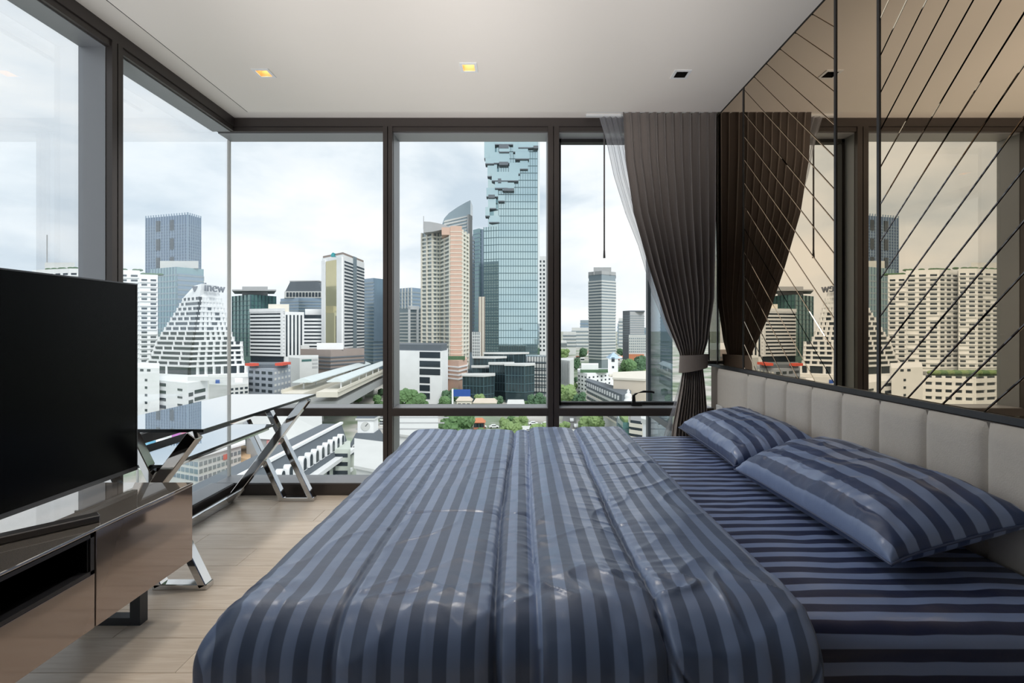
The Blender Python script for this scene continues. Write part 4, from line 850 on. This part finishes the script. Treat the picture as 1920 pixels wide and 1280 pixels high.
for i in range(7): b.panel('pale_panel', 0, .06, .97, 669.5+i*11.7, 678+i*11.7, .12, c_lgrey)
hd = tag(empty('hoarding', (X(866, 240), 240, GZ)), 'dark blue hoarding with white end post below the dark glass boxes', 'hoarding')
ob('board', box((-4.2, 0, Z(743, 240)-GZ), (4.2, .5, Z(730, 240)-GZ)), c_bluep, hd); ob('post', box((-5, -.2, 0), (-4.2, .6, Z(729, 240)-GZ)), c_white, hd)
b = Building('low_block', 'white flat roofed hall beyond the bed near the first mullion', [(740, 134), (796, 130), (818, 142)], 822, c_white, 26); b.solid('roof_edge', offset(b.poly, .6), b.zt, b.zt+.6, c_lgrey)
for k in range(3): ob('roof_seam', box((-12, -.15, 0), (12, .15, .35)), c_grey, b.root, (-4, -8+k*9, b.zt-b.zb+.6))
def house(label, p0, p1, ybase, hpx, wall, roofm, pitch=.5, group=None):
    d = (HC-GZ)*F/(ybase-VY); w = X(p1, d)-X(p0, d); h = hpx*d/F; cx = X((p0+p1)/2, d)
    r = tag(empty('house', (cx, d+w*.3, GZ)), label, 'house', group); dp = w*.7
    ob('wall', box((-w/2, -dp/2, 0), (w/2, dp/2, h*.65)), wall, r)
    a, b2 = w/2+.5, dp/2+.5
    V = [(-a, -b2, h*.65), (a, -b2, h*.65), (a, b2, h*.65), (-a, b2, h*.65), (-a*pitch, 0, h), (a*pitch, 0, h)]
    ob('roof', mesh('roof', V, [(0, 1, 5, 4), (2, 3, 4, 5), (1, 2, 5), (3, 0, 4), (0, 1, 2, 3)]), roofm, r)
    for k in range(3): ob('window', box((-.8, -.08, 0), (.8, .08, 1.6)), c_dark, r, (-w*.3+k*w*.3, -dp/2, h*.25))
    return r
house('beige hip roofed house beside the dark blue hoarding', 856, 884, 768, 26, c_cream, c_tan)
house('long beige roofed house between palms below the dark boxes', 888, 930, 768, 20, c_cream, c_tan, .8)
house('white gatehouse below the largest dark box', 952, 982, 770, 20, c_white, c_lgrey, .9)
house('brick red roofed house beyond the bed', 888, 908, 806, 22, fac('brick_wall', (170, 112, 92)), c_tile)
house('low pale roofed shelter beside the parked cars', 966, 1016, 815, 14, c_cream, c_lgrey, .9)
house('small orange roofed kiosk among the trees beyond the bed', 968, 984, 826, 14, c_cream, c_tile)
# --- right bay
b = Building('office_tower', 'slender banded grey tower standing alone in the right bay', [(1104, 520), (1128, 508), (1154, 520)], 514, c_mid, 30)
b.bands(27, .45, .5, c_lgrey, 522, 674); b.solid('crown', offset(b.poly, .5), b.zt, Z(508, 510), c_grey); b.roof('crown_block', 1113, 1146, 501, c_grey, 18, 514)
b = Building('office_tower', 'grey office tower with dark flank and lower brick base', [(1168, 560), (1181, 548), (1208, 560)], 584, c_grey, 30); b.panel('dark_flank', 0, 0, 1, 582, 690, .3, fac('flank_grey', (120, 124, 130))); b.bands(12, .25, .3, c_mid, 588, 640, 'floor_line'); b.roof('roof_edge', 1180, 1209, 582, c_slate, 10, 552)
b = Building('office_block', 'pale lower office wing with salmon base beside the dark flanked tower', [(1179, 520), (1222, 516)], 628, c_lgrey, 20); b.grid(0, 12, 6, 632, 662, .6, .5, c_mid); b.panel('salmon_base', 0, 0, .66, 664, 678, 1, c_tile)
b = Building('hotel', 'white courtyard hotel with small windows among trees', [(1083, 330), (1101, 316), (1146, 334)], 700, c_white, 26)
b.grid(0, 3, 5, 704, 742, .4, .4, c_dark); b.grid(1, 6, 5, 704, 742, .35, .4, c_dark); b.roof('planted_roof', 1088, 1140, 694, c_leafs[2], 10, 322); b.roof('upper_floor', 1090, 1122, 683, c_white, 12, 328)
b = Building('stair_tower', 'small white tower with pale blue pyramid roof behind the white hotel', [(1140, 340), (1159, 340)], 672, c_white, 16); b.panel('tall_window', 0, .35, .65, 670, 678, .2, c_dark); b.panel('window', 0, .4, .6, 686, 690, .2, c_dark)
me = mesh('pyr', [(-4.4, -4, 0), (4.4, -4, 0), (4.4, 10, 0), (-4.4, 10, 0), (0, 3, 4.2)], [(0, 1, 4), (1, 2, 4), (2, 3, 4), (3, 0, 4), (0, 1, 2, 3)]); ob('pyramid_roof', me, fac('pale_blue_roof', (176, 200, 222)), b.root, (0, -4.5, b.zt-b.zb))
b = Building('low_block', 'plain tan walled block beside the long dark roofed building', [(1150, 196), (1210, 190), (1217, 204)], 714, c_tan, 24); b.solid('parapet', offset(b.poly, .4), b.zt, b.zt+.8, c_cream); b.roof('roof_box', 1142, 1160, 704, c_cream, 8, 206)
lb_ = Building('long_block', 'long grey building with dark mansard top storey and rows of windows', [(1100, 228), (1167, 178), (1182, 180)], 740, c_lgrey, 10, dref=178)
lb_.solid('mansard_storey', offset(lb_.poly, .25), lb_.zt-3.4, lb_.zt+.1, c_slate)
for k in range(14): lb_.panel('dormer', 1-1, .05+k*.067, .075+k*.067, 744, 752, .6, c_white)
lb_.grid(0, 26, 3, 760, 800, .6, .5, c_dark); lb_.bands(3, .18, .5, c_cream, 758, 800, 'string_course')
b = Building('low_block', 'curved dark glass block below the long mansard building', [(1158, 120), (1168, 113), (1182, 113)], 792, c_green, 14); b.bands(3, .15, .3, c_mull, 794, 830, 'floor_line'); b.solid('green_roof', offset(b.poly, -.5), b.zt, b.zt+.6, c_leafs[1])
b = Building('low_block', 'banded cream block beside the curved dark glass block', [(1182, 112), (1204, 110)], 790, c_dark, 12); b.bands(4, .55, .3, c_cream, 790, 840)
b = Building('low_block', 'white sloping ramp roof block near the curtain', [(1205, 84), (1250, 78)], 806, c_white, 20); b.solid('parapet', offset(b.poly, .3), b.zt, b.zt+.8, c_lgrey)
st_ = tag(empty('white_statue', (X(1178, 170), 170, Z(757, 170))), 'white seated statue on the roof terrace behind the window handle', 'statue')
prof = [(1.4, 0), (1.5, .8), (1.25, 1.6), (1.0, 2.0), (1.15, 2.6), (1.0, 3.4), (.45, 3.8), (.42, 3.95), (.52, 4.25), (.45, 4.6), (.2, 4.9), (.05, 5.3)]
V = [(r*math.cos(a)*1.1, r*math.sin(a)*.8, z) for r, z in prof for a in np.linspace(0, 2*math.pi, 14, endpoint=False)]
ob('figure', mesh('figure', V, [(14*i+j, 14*i+(j+1) % 14, 14*i+14+(j+1) % 14, 14*i+14+j) for i in range(len(prof)-1) for j in range(14)]+[tuple(range(14))], True), c_white, st_); ob('pedestal', box((-1.9, -1.5, GZ-Z(757, 170)), (1.9, 1.5, 0)), c_lgrey, st_)
b = Building('low_block', 'pale round cornered block beside the mullion in the right bay', [(1052, 300), (1068, 292), (1076, 306)], 676, c_lgrey, 20); b.fins(0, 5, .4, .4, c_grey, 678, 720)
# skyline far behind
sky_l = [(1056, 1080, 622, 820), (1072, 1104, 614, 1100), (1088, 1104, 600, 1500), (1158, 1168, 606, 1300), (1160, 1170, 596, 900), (1208, 1216, 614, 1500), (1052, 1062, 640, 700)]
for (p0, p1, y, d), nb in zip(sky_l, ('beside the second mullion', 'left of the slender banded tower', 'peeking above the roofs left of the banded tower', 'thin between banded and dark flanked towers', 'hugging the dark flanked tower', 'beside the glass fin', 'lowest beside the second mullion')):
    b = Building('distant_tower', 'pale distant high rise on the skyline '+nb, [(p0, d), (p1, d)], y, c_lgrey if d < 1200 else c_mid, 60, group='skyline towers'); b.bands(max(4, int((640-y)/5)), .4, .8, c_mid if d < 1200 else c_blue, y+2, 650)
for (p0, p1, y, d), nb in zip([(500, 540, 600, 1200), (880, 910, 610, 1300), (40, 60, 560, 900), (-120, -60, 540, 700), (-40, 10, 580, 800)], ('behind the green glass tower', 'behind the slim pale blue tower', 'left of the terraced condominium', 'furthest past the terraced condominium', 'behind the television top')):
    b = Building('distant_tower', 'grey distant high rise '+nb, [(p0, d), (p1, d)], y, c_mid, 60, group='background towers'); b.bands(12, .4, .8, c_lgrey, y+2, 650)

# street and cars
def on_ground(px, py):
    d = (HC-GZ)*F/(py-VY); return Vector((X(px, d), d, GZ))
rd = ob('street', mesh('street', [tuple(on_ground(*p)+Vector((0, 0, .05))) for p in ((1048, 830), (1084, 830), (1074, 700), (1068, 700))], [(0, 1, 2, 3)]), c_asph); tag(rd, 'grey street running away past the trees in the right bay', kind='structure')
def car(px, py, m, label, rz, grp=None):
    p = on_ground(px, py); FOOT.append((p.x-4, p.x+4, p.y-4, p.y+4)); r = tag(empty('car', p, rz), label, 'car', grp)
    sp_ = [(-2.1, .35), (-2.1, .9), (-1.5, 1.0), (-.9, 1.5), (.7, 1.5), (1.3, 1.0), (2.1, .85), (2.1, .35)]
    n = len(sp_); V = [(x, -.85, z) for x, z in sp_]+[(x, .85, z) for x, z in sp_]
    ob('body', mesh('car_body', V, [tuple(range(n)), tuple(range(n, 2*n))]+[(i, (i+1) % n, n+(i+1) % n, n+i) for i in range(n)]), m, r)
    ob('windows', box((-.95, -.87, 1.02), (.85, .87, 1.4)), c_dark, r)
    for x in (-1.35, 1.35):
        for y in (-.86, .86): ob('wheel', cyl(.33, -.1, .1, 12), m_black, r, (x, y, .33), (math.pi/2, 0, 0))
for px, py, rz in ((903, 802, .2), (926, 802, .2), (916, 812, .3), (1000, 796, .1), (1024, 797, .1)): car(px, py, c_white, 'white car parked among the trees beyond the bed', rz, 'parked white cars')
for px, py in ((1072, 790), (1080, 801), (1074, 812), (1078, 779)): car(px, py, c_white, 'white car on the street in the right bay', 1.5, 'cars on the street')
for px, py, m in ((470, 752, c_white), (482, 758, c_cyan), (455, 762, c_red)): car(px, py, m, {'c_white': '', }.get('', '') + {c_white: 'white car below the grey shophouses', c_cyan: 'pale blue car below the grey shophouses', c_red: 'red car below the grey shophouses'}[m], .5)

# trees
def crown_mesh(seed):
    random.seed(seed); bm = bmesh.new()
    for i in range(16):
        a = random.uniform(0, 6.28); rr = random.uniform(0, .36); zc_ = random.uniform(.28, .82); rad = random.uniform(.16, .27)
        r = bmesh.ops.create_icosphere(bm, subdivisions=3, radius=rad, matrix=Matrix.Translation((rr*math.cos(a), rr*math.sin(a), zc_)))
        for v in r['verts']:
            v.co += v.normal*.0 if v.normal.length == 0 else v.normal*(.07*mnoise.noise(v.co*16+Vector((seed, i, 0)))+.05*mnoise.noise(v.co*38+Vector((i, seed, 3))))
    me = bpy.data.meshes.new('crown'); bm.to_mesh(me); bm.free(); return me
CM = [crown_mesh(s) for s in (11, 22, 33)]
for me, m in zip(CM, c_leafs): me.materials.append(m)
TR = cyl(.035, 0, .45, 8, .02); SHADE = ('mid green', 'light green', 'dark green')
def tree(px, py, wpx, k, label, grp, near=None):
    if near: label = SHADE[k]+' '+label+' '+near
    d = (HC-GZ)*F/((py-VY)+.5*wpx); w = wpx*d/F
    r = tag(empty('tree', (X(px, d), d, GZ), random.uniform(0, 6)), label, 'tree', grp); c = ob('crown', CM[k], None, r); t = ob('trunk', TR, c_trunk, r)
    for o in (c, t): o.scale = (w, w, w)
random.seed(3)
TREES = [('leafy tree', 'trees in the middle bay', 3, [
 (766, 752, 44, 'in front of the white office block'), (790, 752, 28, 'below the dark window column of the white office block'), (846, 745, 34, 'at the corner of the white office block'), (864, 754, 22, 'beside the beige hip roofed house'), (832, 757, 28, 'beside the white office block entrance'), (900, 750, 22, 'behind the long beige roofed house'), (884, 744, 16, 'above the beige hip roofed house'), (934, 752, 20, 'between beige house and white gatehouse'), (1006, 752, 32, 'below the square grid facade'), (1024, 756, 24, 'against the second mullion under the grid facade'), (848, 704, 24, 'at the foot of the salmon parking podium'), (858, 718, 18, 'above the dark blue hoarding'), (986, 758, 12, 'beside the white gatehouse')]),
 ('bushy tree', 'trees beyond the bed', 2, [
 (858, 800, 66, 'largest above the far edge of the comforter'), (824, 806, 26, 'beside the white flat roofed hall'), (900, 815, 26, 'next to the largest bushy tree'), (956, 810, 40, 'between the parked cars and orange kiosk'), (1010, 814, 40, 'at the second mullion beyond the bed'), (944, 792, 18, 'behind the parked white cars'), (978, 793, 28, 'behind the low pale shelter'), (882, 792, 18, 'behind the brick red roofed house'), (958, 788, 16, 'just under the middle transom')]),
 ('tree', 'trees in the right bay', 3, [
 (1064, 742, 40, 'beside the second mullion above the transom'), (1088, 750, 30, 'at the foot of the white courtyard hotel'), (1060, 763, 24, 'touching the transom beside the second mullion'), (1074, 726, 18, 'next to the pale round cornered block'), (1062, 690, 28, 'behind the pale round cornered block'), (1080, 682, 22, 'left behind the white courtyard hotel'), (1092, 662, 20, 'at the foot of the slender banded tower'), (1058, 664, 20, 'under the skyline beside the second mullion'), (1176, 694, 40, 'behind the tan walled block'), (1202, 686, 38, 'below the salmon base'), (1152, 696, 24, 'beside the tower with blue pyramid roof'), (1212, 708, 28, 'against the glass fin'), (1190, 706, 28, 'above the tan parapet'), (1122, 662, 12, 'right of the slender banded tower base'), (1164, 660, 14, 'left of the dark flanked tower'), (1080, 712, 12, 'on the street beside the white hotel'), (1214, 746, 14, 'beside the glass fin foot')]),
 ('street tree', 'street trees in the right bay', 0, [
 (1112, 800, 46, 'largest below the right transom'), (1060, 802, 22, 'beside the second mullion below the transom'), (1138, 815, 20, 'in front of the curved dark glass block'), (1092, 796, 16, 'beside the street cars')]),
 ('tree', 'trees near the station', 3, [
 (556, 706, 26, 'in front of the white block with green window'), (574, 702, 16, 'beside the station canopy end'), (544, 718, 16, 'beside the grey shophouse block'), (672, 748, 14, 'under the station viaduct'), (708, 752, 22, 'beside the first mullion above the transom'), (714, 736, 16, 'at the first mullion beside the viaduct'), (640, 758, 14, 'in front of the viaduct piers'), (500, 748, 12, 'below the grey shophouse block'), (690, 690, 12, 'at the foot of the pale blue tower')]),
 ('small tree', 'trees below the corner window', 2, [
 (310, 838, 40, 'between the printed hoardings'), (350, 842, 26, 'below the pink hoarding'), (424, 852, 18, 'beside the glass corner joint'), (470, 884, 34, 'on the lot beside the mansard block'), (452, 868, 22, 'in front of the sandy low house'), (398, 858, 16, 'behind the long pale market roof'), (490, 852, 14, 'beside the rosy shop roofs')])]
for kind, grp, nk, lst in TREES:
    for px, py, w, near in lst: tree(px, py, w, random.randrange(nk) if nk else 1, kind, grp, near)
WN = {c_white: 'white', c_cream: 'cream', c_lgrey: 'pale grey'}; RN = {c_lgrey: 'pale grey', c_white: 'white', c_grey: 'grey', c_tile: 'orange tiled'}
FOOT.append((-112, -74, 118, 332)); FOOT.append((-240, -160, 278, 330)); FOOT.append((-52, -30, 55, 125))
def scatter(n, xr, yr, wr, hr, roofs, where, grp):
    k = tries = 0
    while k < n and tries < 600:
        tries += 1; px = random.uniform(*random.choice(xr)); yb = random.uniform(*yr); wp = random.uniform(*wr); d = (HC-GZ)*F/(yb-VY); a, b_ = X(px, d)-1, X(px+wp, d)+1; dp = (b_-a)*.7
        if any(a < f[1] and b_ > f[0] and d-2 < f[3] and d+dp+2 > f[2] for f in FOOT): continue
        FOOT.append((a, b_, d-2, d+dp+2)); w_, r_ = random.choice((c_white, c_cream, c_lgrey)), random.choice(roofs); k += 1
        house('small %s house with %s roof %s' % (WN[w_], RN[r_], where), px, px+wp, yb, random.uniform(*hr), w_, r_, .7, grp)
random.seed(9)
scatter(26, ((560, 716), (400, 560)), (742, 800), (10, 18), (7, 12), (c_lgrey, c_white, c_grey, c_tile), 'in the streets near the station', 'low houses near the station')
scatter(22, ((1052, 1216),), (655, 700), (7, 13), (4, 8), (c_lgrey, c_white, c_tile), 'between the trees of the right bay', 'low houses in the right bay')
